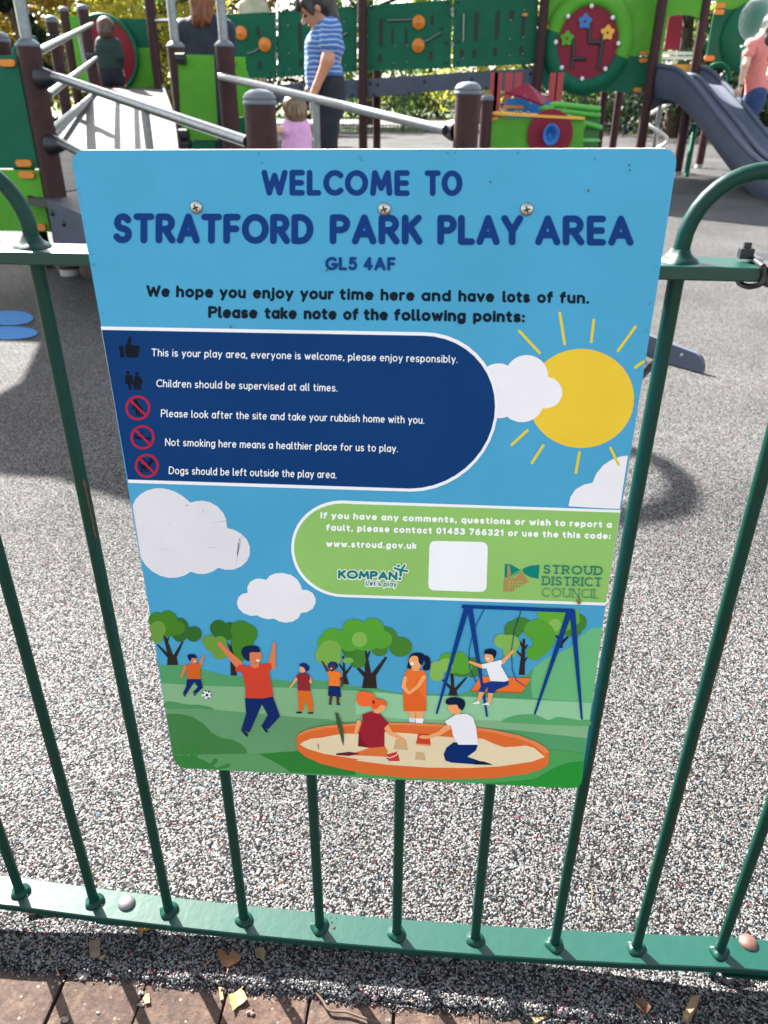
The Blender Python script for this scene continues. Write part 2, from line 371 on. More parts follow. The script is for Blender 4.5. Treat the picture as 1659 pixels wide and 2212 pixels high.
I.poly([k8((760, 1160)), k8((950, 1150)), k8((1120, 1130)), k8((1190, 1090)), k8((1250, 1055)), k8((1330, 1030)), k8((1418, 1022)), k8((1412, 1130)), k8((1404, 1160)), k8((1385, 1182)), k8((1340, 1192))], '#2a9038')
I.curve([k8(p) for p in ((908, 776), (970, 745), (1060, 732), (1130, 738), (1200, 768), (1250, 750), (1320, 755), (1400, 770), (1450, 765), (1446, 802), (1200, 796), (1000, 786))], '#5aa368', 4)
I.build('printed_grass', sign)
# printed sun
I = INK(3, K4)
I.ell(900, 680, 385, 360, '#e8c23a', n=64)
for a, b in (((452, 192), (598, 348)), ((745, 60), (780, 283)), ((992, 110), (973, 270)), ((1295, 158), (1167, 335)), ((1352, 412), (1292, 455)), ((510, 912), (397, 1016)), ((625, 1022), (542, 1148)), ((888, 1070), (862, 1220))): I.line([a, b], 20, '#dcc83c')
I.build('printed_sun', sign)
# clouds
I = INK(12, K4); W = '#ece8ec'
I.blobs([(300, 520, 120, 95), (505, 515, 155, 150), (640, 637, 123, 115), (470, 700, 160, 152), (310, 720, 110, 103), (430, 610, 170, 130)], W)
I.build('printed_cloud', sign)
I = INK(12, K4)
pts = [(x, y) for x, y in ((1240, 1095), (1190, 1100), (1120, 1125), (1060, 1165), (1010, 1225), (982, 1292), (920, 1305), (860, 1340), (822, 1395), (808, 1462), (1000, 1474), (1180, 1482))]
I.poly(pts, W); I.line([(1113, 1040), (1172, 1160)], 20, '#dcc83c'); I.build('printed_cloud', sign)
I = INK(3, K6); W2 = '#dfdbe0'
I.poly([(46, 290), (70, 240), (110, 200), (160, 170), (220, 153), (280, 150), (340, 160), (400, 182), (460, 218), (517, 268), (570, 255), (620, 252), (680, 265), (740, 300), (785, 350), (808, 400), (818, 477), (870, 487), (930, 520), (980, 570), (1003, 630), (1003, 690), (980, 745), (930, 790), (870, 815), (800, 815), (745, 800), (700, 830), (640, 850), (580, 850), (521, 832), (470, 862), (410, 880), (340, 882), (270, 865), (200, 825), (150, 775), (114, 722)], W2)
I.cap((918, 560), (893, 765), 2.5, .8, '#6b6167'); I.cap((940, 530), (905, 690), 1.2, 2.6, '#75696f'); I.cap((912, 600), (900, 700), 4.5, 3, '#5a5055')
I.cap((690, 437), (806, 415), 1, 4, '#c9c1bd'); I.cap((262, 652), (310, 640), 1.5, 1, '#b3aaa8'); I.cap((310, 640), (372, 662), 1, .7, '#b3aaa8'); I.cap((372, 662), (430, 695), 1, .7, '#c0b8b6')
I.cap((675, 632), (735, 637), 3, 2, '#c9c1bd'); I.ell(620, 337, 5, 4, '#8b8483'); I.ell(342, 443, 6, 4, '#c5bdbb'); I.ell(490, 290, 16, 5, '#b5b3ae')
I.build('printed_cloud', sign)
I = INK(3, K6)
I.poly([(x, y) for x, y in ((985, 1005), (982, 960), (1005, 915), (1050, 890), (1100, 888), (1137, 900), (1165, 865), (1210, 846), (1270, 842), (1340, 858), (1390, 895), (1418, 940), (1430, 980), (1470, 980), (1515, 1005), (1540, 1050), (1540, 1090), (1515, 1135), (1465, 1163), (1422, 1168), (1400, 1210), (1350, 1240), (1295, 1248), (1245, 1238), (1200, 1214), (1150, 1220), (1100, 1208), (1063, 1188), (1010, 1192), (950, 1170), (910, 1130), (897, 1085), (910, 1040), (945, 1012))], '#e6e2e6')
I.build('printed_cloud', sign)
# blue notice panel
I = INK(22, D)
def stad(x0, xl, y0a, y0b, y1a, y1b, xc, rx, left=True):
    """panel with one half-round end"""
    pass
outer = [(217.5, 705), (600, 712), (905, 718)]
def halfr(cx0, cy0, cx1, cy1, rx, n=22, s=1, t0=0, t1=math.pi):
    """half ellipse from (cx0,cy0) to (cx1,cy1) bulging s*rx in x"""
    out = []
    for q in np.linspace(t0, t1, n):
        u = (1-math.cos(q))/2; out.append((cx0+(cx1-cx0)*u+s*rx*math.sin(q), cy0+(cy1-cy0)*u))
    return out
I.poly([(217.5, 705), (560, 711.5)]+halfr(915, 717.5, 888, 1062, 174)+[(560, 1052), (277.5, 1043)], '#eeedf2')
I.k += 2
I.poly([(219.5, 712.5), (560, 719)]+halfr(912, 725, 886, 1055.5, 170)+[(560, 1045), (276.2, 1036)], '#03376e')
pan = I.build('notice_panel', sign)
I = INK(30, D)
for s_, a, b in (('This is your play area, everyone is welcome, please enjoy responsibly.', (327, 769.5), (988.5, 784)), ('Children should be supervised at all times.', (337.5, 836), (729, 846)), ('Please look after the site and take your rubbish home with you.', (347.5, 900.8), (916.5, 915.5)), ('Not smoking here means a healthier place for us to play.', (356.5, 963), (859.5, 977)), ('Dogs should be left outside the play area.', (364.5, 1024), (727, 1033.5))):
    text(I, s_, a, b, 16.6, 2.05, '#f4f6fa', gap=.15)
I.build('notice_lettering', pan)
# pictograms (crop 3 pixels)
BK = '#0a1420'; RD = '#b3203a'
I = INK(28, K3); I.poly([(143, 147), (172, 149), (176, 216), (152, 217)], BK)
I.poly([(178, 150), (186, 143), (196, 125), (201, 98), (207, 94), (215, 100), (216, 120), (212, 145), (262, 149), (264, 163), (260, 166), (265, 180), (260, 183), (263, 196), (256, 200), (257, 213), (246, 218), (200, 217), (184, 210)], BK)
I.build('thumb_pictogram', pan)
I = INK(28, K3); I.ell(196, 304, 10, 10, BK); I.ell(249, 311, 11, 11, BK)
I.cap((185, 322), (186, 366), 5, 5, BK); I.cap((217, 324), (222, 366), 5, 5, BK); I.poly([(184, 318), (216, 318), (216, 360), (184, 360)], BK); I.cap((196, 350), (207, 398), 6, 5, BK); I.cap((208, 350), (213, 400), 6, 5, BK)
I.poly([(238, 324), (262, 326), (280, 372), (234, 376)], BK); I.cap((240, 328), (232, 360), 5, 4, BK); I.cap((262, 330), (279, 360), 5, 4, BK); I.cap((250, 370), (253, 400), 6, 5, BK); I.cap((263, 370), (268, 401), 6, 5, BK)
I.ell(236, 365, 8, 8, BK); I.cap((236, 376), (237, 398), 9, 6, BK)
I.build('family_pictogram', pan)
def ring(I, x, y, r):
    n = 48
    for i in range(1):
        I.k += 1; a = np.linspace(0, 2*math.pi, n, endpoint=False)
        vo = [spl(*I.px((x+r*math.cos(t), y+r*math.sin(t))), I.k) for t in a]; vi = [spl(*I.px((x+(r-13)*math.cos(t), y+(r-13)*math.sin(t))), I.k) for t in a]
        fs = [(i, (i+1) % n, n+(i+1) % n, n+i) for i in range(n)]
        q = np.cross(vo[1]-vo[0], vi[1]-vo[0]); fs = fs if q@SN > 0 else [f[::-1] for f in fs]
        I.add(vo+vi, fs, ink(RD))
    I.k += 8; I.line([(x-r*.66, y-r*.66), (x+r*.68, y+r*.66)], 13, RD)
I = INK(28, K3); I.ell(241, 466, 10, 9, BK); I.cap((241, 484), (250, 520), 15, 12, BK); I.cap((228, 486), (226, 515), 5, 4, BK); I.cap((252, 484), (270, 508), 5, 5, BK); I.cap((246, 520), (246, 552), 6, 5, BK); I.cap((256, 520), (262, 553), 6, 5, BK); I.poly([(262, 500), (282, 505), (280, 522), (266, 520)], BK); I.ell(279, 548, 9, 8, BK)
ring(I, 254, 508, 72); I.build('litter_pictogram', pan)
I = INK(28, K3); I.poly([(240, 674), (326, 678), (327, 692), (240, 689)], BK); I.poly([(235, 664), (247, 664), (247, 688), (236, 688)], BK)
I.ribbon([(243, 660), (252, 650), (270, 655), (285, 645), (280, 632)], 4, BK); I.ribbon([(262, 668), (270, 658), (285, 660)], 4, BK)
ring(I, 281, 678, 70); I.build('smoking_pictogram', pan)
I = INK(28, K3); I.poly([(268, 835), (318, 838), (320, 862), (272, 862)], BK); I.cap((278, 850), (276, 876), 6, 4, BK); I.cap((292, 855), (300, 876), 5, 4, BK); I.cap((316, 855), (318, 876), 6, 4, BK); I.cap((316, 845), (328, 815), 9, 9, BK); I.poly([(318, 808), (332, 800), (346, 822), (330, 830)], BK); I.cap((266, 840), (262, 822), 4, 3, BK); I.cap((272, 795), (320, 830), 2, 2, BK)
ring(I, 306, 843, 69); I.build('dog_pictogram', pan)
# green contact panel
I = INK(22, D)
I.poly([(1340.5, 1101.5), (1000, 1090), (770, 1082.5)]+halfr(738, 1081, 744, 1290, 112, s=-1)+[(900, 1295), (1308, 1308)], '#eef0f0')
I.k += 2
I.poly([(1339, 1107.5), (1000, 1096), (770, 1089)]+halfr(740, 1087.5, 746, 1284.5, 108, s=-1)+[(900, 1289), (1309, 1302)], '#8fbe68')
gp = I.build('contact_panel', sign)
I = INK(30, D); WT = '#f3f6ee'
text(I, 'If you have any comments, questions or wish to report a', (692, 1120), (1321.5, 1140.5), 14.4, 3.9, WT, gap=.12)
text(I, 'fault, please contact 01453 766321 or use the this code:', (704, 1146.2), (1319, 1165), 14.4, 3.9, WT, gap=.12)
text(I, 'www.stroud.gov.uk', (704, 1181.5), (900, 1186), 14.4, 3.9, WT, gap=.12)
I.build('contact_lettering', gp)
I = INK(30, D); TE = '#147a74'
for t, h in ((9.5, WT), (5.0, TE)):
    e = (t-5)/2
    text(I, 'KOMPAN', (730-e, 1250+e), (858+e, 1254+e), 19+2*e, t, h, gap=.02 if t < 6 else -.15)
    text(I, "Let's play", (790-e, 1265+e), (857+e, 1268+e), 11+2*e, 1.8+2*e, h, gap=.1 if t < 6 else -.2)
    k = .463
    def q(x, y): return (603.5+x*k, 1069.8+y*k)
    I.line([q(537, 340), q(566, 350), q(597, 355)], 4.5+2*e, h); I.line([q(566, 352), q(585, 327)], 4.2+2*e, h); I.line([q(566, 352), q(566, 374)], 5.5+2*e, h); I.ell(*q(556, 330), 3+e, 3+e, h); I.ell(*q(562, 390), 3+e, 3+e, h)
    I.k += 2
I.build('maker_logo', gp)
I = INK(30, K5)
I.poly([(1052, 320), (1080, 323), (1110, 340), (1126, 352), (1145, 338), (1175, 328), (1215, 324), (1209, 390), (1180, 386), (1150, 370), (1126, 358), (1100, 372), (1080, 385), (1050, 385)], '#0f7f74')
I.poly([(1048, 388), (1063, 390), (1064, 328), (1075, 328), (1082, 388), (1105, 382), (1133, 352), (1150, 384), (1165, 405), (1140, 415), (1110, 432), (1085, 452), (1043, 450)], '#a98a55')
for r_ in range(3):
    for c_ in range(5): I.poly([(1072+c_*14-r_*2, 400+r_*13), (1078+c_*14-r_*2, 400+r_*13), (1078+c_*14-r_*2, 408+r_*13), (1072+c_*14-r_*2, 408+r_*13)], '#8fbe68')
I.line([(1080, 380), (1105, 360), (1130, 352)], 4, '#8fbe68'); I.line([(1132, 352), (1148, 380), (1210, 392)], 4, '#8fbe68')
I.k += 10
text(I, 'STROUD', (1232, 366), (1508, 374), 41, 6.2, '#17786f', slab=True, gap=.2); text(I, 'DISTRICT', (1228, 420), (1504, 427), 41, 5.4, '#17786f', slab=True, gap=.2); text(I, 'COUNCIL', (1225, 474), (1491, 482), 41, 3.0, '#1d7a72', slab=True, gap=.22)
I.ell(1398, 497, 11, 13, '#8a7a45'); I.cap((1398, 488), (1398, 478), 5, 1, '#8a7a45')
I.build('council_logo', gp)
I = INK(30, K5); c = [(698, 240), (972, 250), (966, 450), (694, 440)]
I.poly([np.array(p) for p in corner((702, 212), (700, 240), (732, 213))+corner((973, 220), (940, 218), (972, 250))+corner((965, 452), (967, 422), (935, 451))+corner((694, 443), (724, 444), (695, 412))], '#f0f0f3')
I.build('blank_code_label', gp)
# printed trees
TRK = '#2f2926'
def ptree(crop, blobs, trunk, name='printed_tree'):
    I = INK(24, crop)
    for p in trunk:
        I.poly(p, TRK) if len(p) > 4 or not isinstance(p[-1], (int, float)) else I.cap(p[0], p[1], p[2], p[3], TRK)
    for h, L in blobs: I.blobs(L, h)
    return I.build(name, sign)
G1, G2, G3, G4 = '#32682b', '#447f2a', '#6a9540', '#57a035'
ptree(K7, [(G1, [(200, 240, 65, 88), (300, 270, 58, 56)]), (G2, [(30, 170, 60, 58), (110, 175, 70, 75), (180, 225, 58, 50), (115, 245, 58, 45)]), (G3, [(40, 235, 58, 60), (35, 290, 45, 46)])],
      [[(107, 496), (112, 425), (140, 425), (175, 430), (187, 494)], ((135, 440), (90, 290), 20, 9), ((160, 440), (218, 330), 14, 6), ((115, 430), (38, 350), 12, 5), ((105, 330), (118, 296), 8, 4)])
ptree(K7, [(G1, [(480, 230, 62, 62), (560, 240, 60, 55), (540, 275, 70, 40)]), (G2, [(640, 240, 72, 68), (690, 270, 73, 72), (660, 370, 80, 80), (640, 330, 70, 70), (650, 420, 55, 45)]), (G3, [(415, 320, 55, 42), (440, 350, 58, 52), (490, 340, 55, 55), (490, 400, 55, 55)])],
      [[(568, 572), (565, 380), (568, 318), (585, 318), (592, 420), (614, 572)], ((577, 400), (540, 325), 9, 4), ((588, 480), (603, 445), 7, 4), ((575, 370), (592, 352), 6, 4)])
ptree(K7, [('#3a7b32', [(1460, 370, 85, 90), (1490, 460, 62, 58)]), (G4, [(1310, 310, 90, 82), (1370, 310, 80, 70), (1260, 330, 62, 55)]), ('#79ac4c', [(1290, 390, 82, 75), (1250, 420, 68, 70), (1300, 440, 70, 70), (1420, 462, 40, 22)])],
      [[(1377, 632), (1385, 520), (1378, 430), (1393, 430), (1400, 540), (1428, 637)], ((1395, 545), (1352, 482), 10, 4), ((1405, 555), (1446, 500), 10, 5)])
ptree(K8, [('#457f33', [(180, 250, 80, 65), (280, 312, 72, 62), (150, 330, 50, 40), (20, 370, 40, 70)]), (G4, [(-10, 190, 70, 52), (105, 200, 72, 68), (160, 265, 68, 58), (60, 290, 90, 45), (-40, 290, 60, 50)]), ('#83b355', [(25, 265, 48, 48)])],
      [[(40, 568), (55, 480), (75, 470), (125, 480), (133, 570)], ((80, 490), (60, 345), 20, 10), ((110, 490), (188, 380), 16, 7), ((60, 490), (15, 445), 14, 8), ((70, 380), (88, 342), 9, 5)])
ptree(K8, [('#447c37', [(730, 440, 62, 62), (660, 470, 60, 30)]), (G4, [(570, 390, 48, 42), (640, 395, 62, 55), (665, 440, 62, 40), (600, 430, 60, 45)]), ('#84b356', [(510, 440, 50, 42), (560, 425, 46, 44), (505, 480, 45, 45)])],
      [[(578, 614), (590, 570), (600, 560), (625, 570), (636, 616)], ((605, 580), (600, 480), 11, 10), ((620, 580), (688, 505), 10, 5), ((598, 575), (545, 520), 10, 5)])
ptree(K8, [('#457f33', [(980, 205, 55, 55), (1030, 175, 60, 48), (1085, 180, 50, 30)]), (G4, [(1130, 205, 82, 65), (1170, 250, 72, 90), (1150, 320, 55, 45), (1115, 350, 50, 45)]), ('#84b356', [(910, 275, 48, 45), (960, 290, 62, 55), (960, 340, 42, 38)])],
      [[(1015, 485), (1028, 380), (1040, 262), (1055, 262), (1054, 380), (1053, 487)], ((1045, 380), (1003, 338), 8, 4), ((1048, 330), (1022, 278), 8, 4), ((1050, 400), (1066, 380), 7, 4), ((1048, 330), (1070, 300), 7, 4)])
I = INK(22, K8); I.blobs([(1390, 160, 48, 55), (1350, 210, 60, 40)], '#457f33'); I.poly([(1135, 62), (1385, 78), (1390, 110), (1395, 160), (1340, 200), (1250, 240), (1200, 200), (1150, 170), (1132, 120)], '#63ab3a'); I.ell(1240, 175, 42, 38, '#86b75a')
I.poly([(1270, 318), (1280, 290), (1240, 240), (1252, 238), (1284, 272), (1318, 245), (1328, 250), (1290, 295), (1288, 318)], TRK); I.build('printed_tree', sign)
SK = '#d97b4f'; SK2 = '#f0a46c'; NV = '#0c2a63'; HR = '#101f3f'
# printed children (left)
I = INK(46, K7)   # waving boy
I.cap((625, 490), (490, 345), 30, 11, SK); I.ell(490, 343, 15, 18, SK); I.cap((865, 500), (885, 350), 30, 10, SK); I.ell(884, 348, 13, 20, SK)
I.poly([(672, 735), (875, 725), (926, 868), (840, 962), (790, 940), (838, 860), (795, 780), (705, 985), (645, 968), (680, 850)], NV)
I.poly([(600, 525), (635, 490), (690, 505), (860, 480), (868, 520), (845, 545), (860, 620), (880, 722), (800, 738), (676, 735), (672, 640), (655, 570), (640, 545), (610, 545)], '#cf4430')
I.poly([(708, 440), (790, 430), (770, 512), (740, 520), (715, 505)], SK); I.ell(748, 430, 44, 55, SK); I.ell(700, 440, 14, 16, SK)
I.curve([(700, 468), (660, 440), (645, 400), (665, 365), (715, 354), (765, 362), (782, 390), (775, 402), (708, 405), (706, 430)], '#0f2450', 5); I.ell(766, 462, 14, 6, '#f3ece8')
I.poly([(640, 965), (690, 990), (694, 1018), (675, 1008)], HR); I.poly([(790, 933), (836, 970), (836, 990), (815, 975)], HR)
I.build('printed_child', sign)
I = INK(46, K7)   # footballer
I.cap((240, 505), (210, 580), 12, 7, SK); I.cap((345, 495), (372, 425), 11, 6, SK)
I.poly([(252, 595), (350, 595), (366, 660), (318, 705), (296, 690), (330, 655), (305, 615), (244, 712), (221, 700), (245, 650)], NV)
I.poly([(235, 500), (290, 485), (345, 485), (358, 505), (345, 520), (350, 597), (250, 596), (252, 530)], '#cf6026'); I.ell(300, 462, 22, 26, SK); I.curve([(278, 470), (256, 440), (262, 420), (300, 418), (321, 432), (318, 444), (285, 445)], '#0f2450', 5); I.ell(310, 468, 8, 4, '#f3ece8')
I.poly([(219, 703), (242, 714), (240, 726), (230, 720)], HR); I.poly([(293, 692), (318, 712), (306, 720)], HR)
I.build('printed_child', sign)
I = INK(46, K7); I.ell(393, 711, 35, 29, '#e6e4ea')
for x, y, r in ((396, 713, 12), (368, 700, 8), (410, 690, 8), (424, 713, 6), (405, 735, 7), (375, 728, 7), (390, 685, 6)): I.ell(x, y, r, r*.9, '#152040', n=6)
I.build('printed_ball', sign)
I = INK(46, K7)   # boy in maroon and orange
I.cap((1050, 590), (1000, 657), 10, 5, SK2); I.cap((1142, 590), (1150, 620), 10, 8, SK2)
I.poly([(1056, 680), (1146, 684), (1166, 780), (1164, 836), (1136, 836), (1112, 750), (1088, 834), (1062, 834), (1060, 760)], '#dd6a24')
I.poly([(1042, 580), (1060, 555), (1120, 552), (1144, 578), (1146, 600), (1138, 606), (1148, 684), (1054, 680), (1054, 600)], '#8f2b33'); I.ell(1090, 525, 22, 25, SK2); I.curve([(1068, 500), (1075, 486), (1105, 482), (1136, 505), (1136, 530), (1115, 542), (1100, 515)], '#0e2a66', 5)
I.poly([(1046, 835), (1085, 832), (1086, 846), (1044, 846)], HR); I.poly([(1126, 842), (1165, 834), (1166, 849), (1126, 849)], HR)
I.build('printed_child', sign)
BR_ = '#5f3527'
I = INK(46, K7)   # waving child with dark skin
I.cap((1275, 545), (1233, 470), 11, 6, BR_); I.cap((1365, 585), (1380, 610), 11, 10, BR_); I.cap((1380, 610), (1376, 652), 10, 5, BR_); I.cap((1298, 720), (1290, 772), 12, 9, BR_); I.cap((1346, 720), (1346, 775), 13, 9, BR_)
I.poly([(1266, 545), (1300, 533), (1360, 545), (1374, 580), (1356, 590), (1360, 648), (1280, 648), (1282, 580)], '#ec7a2f'); I.poly([(1280, 646), (1362, 648), (1371, 728), (1274, 718)], NV)
I.ell(1310, 500, 37, 30, '#1a2f6d'); I.ell(1305, 518, 21, 24, BR_); I.ell(1298, 520, 7, 4, '#f3ece8')
I.poly([(1268, 780), (1300, 770), (1303, 784)], '#1a2f6d'); I.poly([(1330, 784), (1360, 770), (1363, 787)], '#1a2f6d')
I.build('printed_child', sign)
# swing frame and child on it
I = INK(46, K8); BL_ = '#0e3d84'
I.line([(800, 78), (735, 205), (705, 340), (712, 450), (750, 532)], 5, BL_)
I.poly([(778, 495), (1093, 506), (1032, 596), (722, 582)], '#ec7432'); I.poly([(722, 582), (1032, 592), (1032, 600), (722, 589)], '#b9572a')
I.cap((690, 75), (505, 724), 17, 6, BL_); I.cap((712, 75), (818, 742), 17, 6, BL_); I.cap((1330, 95), (1115, 728), 18, 6, BL_); I.cap((1350, 95), (1408, 760), 18, 6, BL_)
I.poly([(665, 50), (1355, 76), (1365, 100), (735, 74), (660, 72)], BL_); I.line([(1030, 88), (990, 200), (970, 330), (975, 450), (1000, 520), (1055, 556)], 5, BL_)
I.build('printed_swing', sign)
I = INK(66, K8)
I.cap((795, 437), (710, 405), 12, 7, SK2); I.cap((915, 405), (980, 335), 13, 7, SK2); I.cap((785, 590), (765, 650), 17, 9, SK2); I.cap((842, 590), (830, 660), 18, 9, SK2)
I.poly([(860, 522), (955, 525), (950, 550), (880, 578), (862, 600), (820, 598), (822, 560), (800, 594), (763, 590), (790, 540)], '#123b80'); I.poly([(783, 420), (840, 408), (905, 392), (912, 410), (905, 430), (955, 518), (930, 528), (840, 524), (815, 445), (790, 442)], '#eceaee')
I.ell(832, 376, 30, 34, SK2); I.curve([(800, 352), (808, 332), (840, 324), (872, 335), (876, 360), (860, 384), (850, 362), (815, 355)], HR, 5); I.ell(822, 384, 10, 5, '#f3ece8')
I.poly([(724, 664), (765, 646), (775, 664), (745, 668)], '#eceaee'); I.poly([(784, 672), (825, 654), (834, 674)], '#eceaee')
I.build('printed_child', sign)
I = INK(46, K8)   # girl in orange dress
I.cap((352, 715), (352, 750), 22, 18, SK2); I.cap((398, 715), (398, 760), 24, 20, SK2); I.poly([(330, 752), (372, 756), (370, 782), (335, 780)], '#cfd8ea'); I.poly([(372, 756), (424, 758), (418, 786), (376, 784)], '#eef0f4')
I.poly([(305, 470), (335, 448), (425, 458), (442, 490), (440, 560), (440, 712), (300, 712), (302, 580), (312, 500)], '#e9722f'); I.poly([(385, 500), (345, 600), (300, 560), (295, 600), (300, 712), (440, 712), (440, 640), (385, 575)], '#e0652a')
I.cap((308, 505), (298, 560), 12, 12, SK2); I.cap((298, 560), (330, 598), 12, 9, SK2); I.cap((425, 500), (390, 555), 13, 11, SK2); I.cap((390, 555), (335, 598), 11, 9, SK2)
I.ell(370, 405, 45, 50, SK2); I.poly([(358, 430), (395, 425), (398, 460), (352, 460)], SK2)
I.curve([(325, 425), (320, 440), (350, 445), (332, 400), (350, 370), (385, 372), (395, 410), (412, 425), (425, 395), (425, 360), (390, 348), (350, 355), (330, 385)], '#10203f', 5); I.curve([(415, 370), (450, 370), (466, 400), (462, 450), (430, 458), (418, 440), (432, 410)], '#10203f', 5); I.ell(352, 415, 13, 9, '#f3ece8')
I.build('printed_child', sign)
# sandpit
I = INK(56, K7); OR = '#d8662f'
def both(L): return [((1400+p[0]*.6329-600)/.5425, (2350+p[1]*.6329-2350)/.5425) if p[2] == 8 else p[:2] for p in L]
I.poly(both([(1046, 1015, 7), (1070, 990, 7), (1120, 965, 7), (1200, 945, 7), (1300, 930, 7), (1500, 915, 7), (200, 782, 8), (400, 785, 8), (620, 800, 8), (850, 825, 8), (1020, 862, 8), (1120, 900, 8), (1180, 935, 8), (1206, 965, 8), (1198, 1045, 8), (1150, 1075, 8), (1050, 1105, 8), (850, 1128, 8), (600, 1135, 8), (350, 1128, 8), (150, 1110, 8), (1560, 1285, 7), (1380, 1250, 7), (1220, 1210, 7), (1110, 1160, 7), (1050, 1110, 7)]), '#dd6c33')
I.poly(both([(1046, 1015, 7), (1070, 990, 7), (1120, 965, 7), (1200, 945, 7), (1300, 930, 7), (1500, 915, 7), (200, 782, 8), (400, 785, 8), (620, 800, 8), (850, 825, 8), (1020, 862, 8), (1120, 900, 8), (1180, 935, 8), (1206, 965, 8), (1178, 975, 8), (1100, 915, 8), (1000, 880, 8), (850, 845, 8), (620, 815, 8), (300, 797, 8), (1500, 932, 7), (1250, 955, 7), (1120, 985, 7)]), '#e58450')
I.poly(both([(1070, 1072, 7), (1100, 1050, 7), (1150, 1030, 7), (1230, 1022, 7), (1330, 1002, 7), (1420, 992, 7), (1500, 996, 7), (190, 842, 8), (260, 845, 8), (340, 850, 8), (520, 868, 8), (700, 880, 8), (790, 882, 8), (850, 910, 8), (920, 935, 8), (1000, 932, 8), (1060, 925, 8), (1110, 940, 8), (1178, 996, 8), (1100, 1025, 8), (900, 1055, 8), (700, 1065, 8), (450, 1062, 8), (200, 1045, 8), (0, 1018, 8), (1500, 1180, 7), (1250, 1140, 7), (1130, 1105, 7)]), '#e6d3ad')
I.build('printed_sandpit', sign)
I = INK(66, K8); I.poly([(250, 886), (315, 890), (327, 955), (236, 948)], '#cfae7d'); I.poly([(362, 962), (426, 970), (437, 1018), (370, 1012), (376, 968)], '#cfae7d')
I.poly([(390, 850), (458, 855), (468, 920), (376, 912)], '#cf3f2c'); I.poly([(376, 912), (468, 920), (466, 930), (378, 922)], '#e79b66'); I.poly([(176, 985), (262, 962), (275, 1022), (208, 1022)], '#c8402e'); I.line([(178, 992), (215, 1002), (255, 985), (262, 965)], 4, '#f0ecea')
I.build('printed_bucket', sign)
I = INK(70, K8)   # red-haired girl
I.cap((20, 780), (0, 850), 14, 10, SK2); I.poly([(-60, 985), (30, 960), (170, 910), (200, 960), (190, 995), (40, 988)], '#de7338'); I.cap((185, 800), (220, 850), 18, 14, SK2); I.cap((220, 850), (300, 890), 13, 8, SK2); I.ell(296, 895, 14, 9, SK2)
I.poly([(40, 735), (95, 715), (150, 725), (206, 790), (180, 815), (180, 932), (90, 940), (15, 930), (20, 850), (45, 770)], '#9a2430'); I.poly([(15, 930), (22, 840), (45, 900), (90, 938)], '#7b1d2b'); I.poly([(-120, 975), (-40, 965), (30, 975), (-40, 990), (-120, 985)], '#6d2230')
I.ell(145, 685, 40, 36, SK2); I.poly([(120, 690), (160, 715), (140, 728), (110, 718)], SK2); I.curve([(95, 670), (110, 640), (150, 635), (190, 655), (192, 680), (160, 672), (130, 698), (105, 695)], '#ea642f', 5); I.blobs([(45, 615, 40, 28), (85, 630, 38, 35), (60, 655, 48, 28), (30, 640, 26, 30)], '#ef6a35'); I.ell(112, 655, 8, 14, '#7a2f2a')
I.build('printed_child', sign)
I = INK(70, K8)   # boy in white kneeling
I.cap((590, 800), (520, 850), 20, 14, SK2); I.cap((520, 850), (440, 876), 13, 9, SK2); I.ell(425, 872, 30, 11, SK2)
I.poly([(610, 905), (760, 922), (750, 955), (695, 995), (780, 1025), (740, 1042), (600, 1032), (560, 1020), (548, 980), (565, 940)], '#0b2d68'); I.poly([(735, 1020), (800, 1025), (856, 1046), (740, 1044)], HR)
I.poly([(555, 775), (620, 735), (690, 726), (730, 750), (750, 810), (762, 920), (640, 920), (605, 860), (595, 800), (575, 800)], '#edebef'); I.ell(615, 690, 40, 36, SK2); I.poly([(610, 700), (660, 690), (650, 730), (620, 735)], SK2)
I.curve([(560, 660), (570, 635), (620, 625), (670, 640), (682, 670), (665, 706), (640, 690), (630, 672), (580, 672)], HR, 5)
I.build('printed_child', sign)
# scuffs on the print
def scuff(fn):
    I = INK(100, D); fn(I); I.build('scuff_mark', sign)
for x, y, r in ((498, 706, 2.2), (1059, 393, 2.2), (1271, 412, 2.6), (1359, 357, 2.2), (1361, 368, 2), (706, 584, 2.5), (1500, 0, 0)): 
    if r: scuff(lambda I: I.ell(x, y, r, r*1.2, '#5d5a48', n=10))
scuff(lambda I: I.poly([(724, 1540), (730, 1541), (736, 1556), (741, 1575), (743, 1595), (742, 1612), (738, 1600), (733, 1580), (727, 1560)], '#3c5a3c')); scuff(lambda I: I.cap((687, 1608), (688, 1618), 1.2, .8, '#a38a66'))
for x, y in ((559, 332), (566, 352), (778, 339), (781, 346), (906, 327), (967, 331), (982, 329), (1119, 331), (1285, 344)): scuff(lambda I: I.ell(x, y, 1.3, 2.5, '#46606a', n=8))
for k in range(26):
    t = RNG.random(); e = (lambda t: (153+t*66+1, 350+t*355)) if k < 14 else (lambda t: (1462-t*100, 340+t*620))
    x, y = e(t); sgn = 1 if k < 14 else -1
    q_ = (x+sgn*(5+RNG.random()*7), y+RNG.random()*4); scuff(lambda I: I.cap((x+sgn*4, y), q_, .5, .3, '#2f6d8e'))
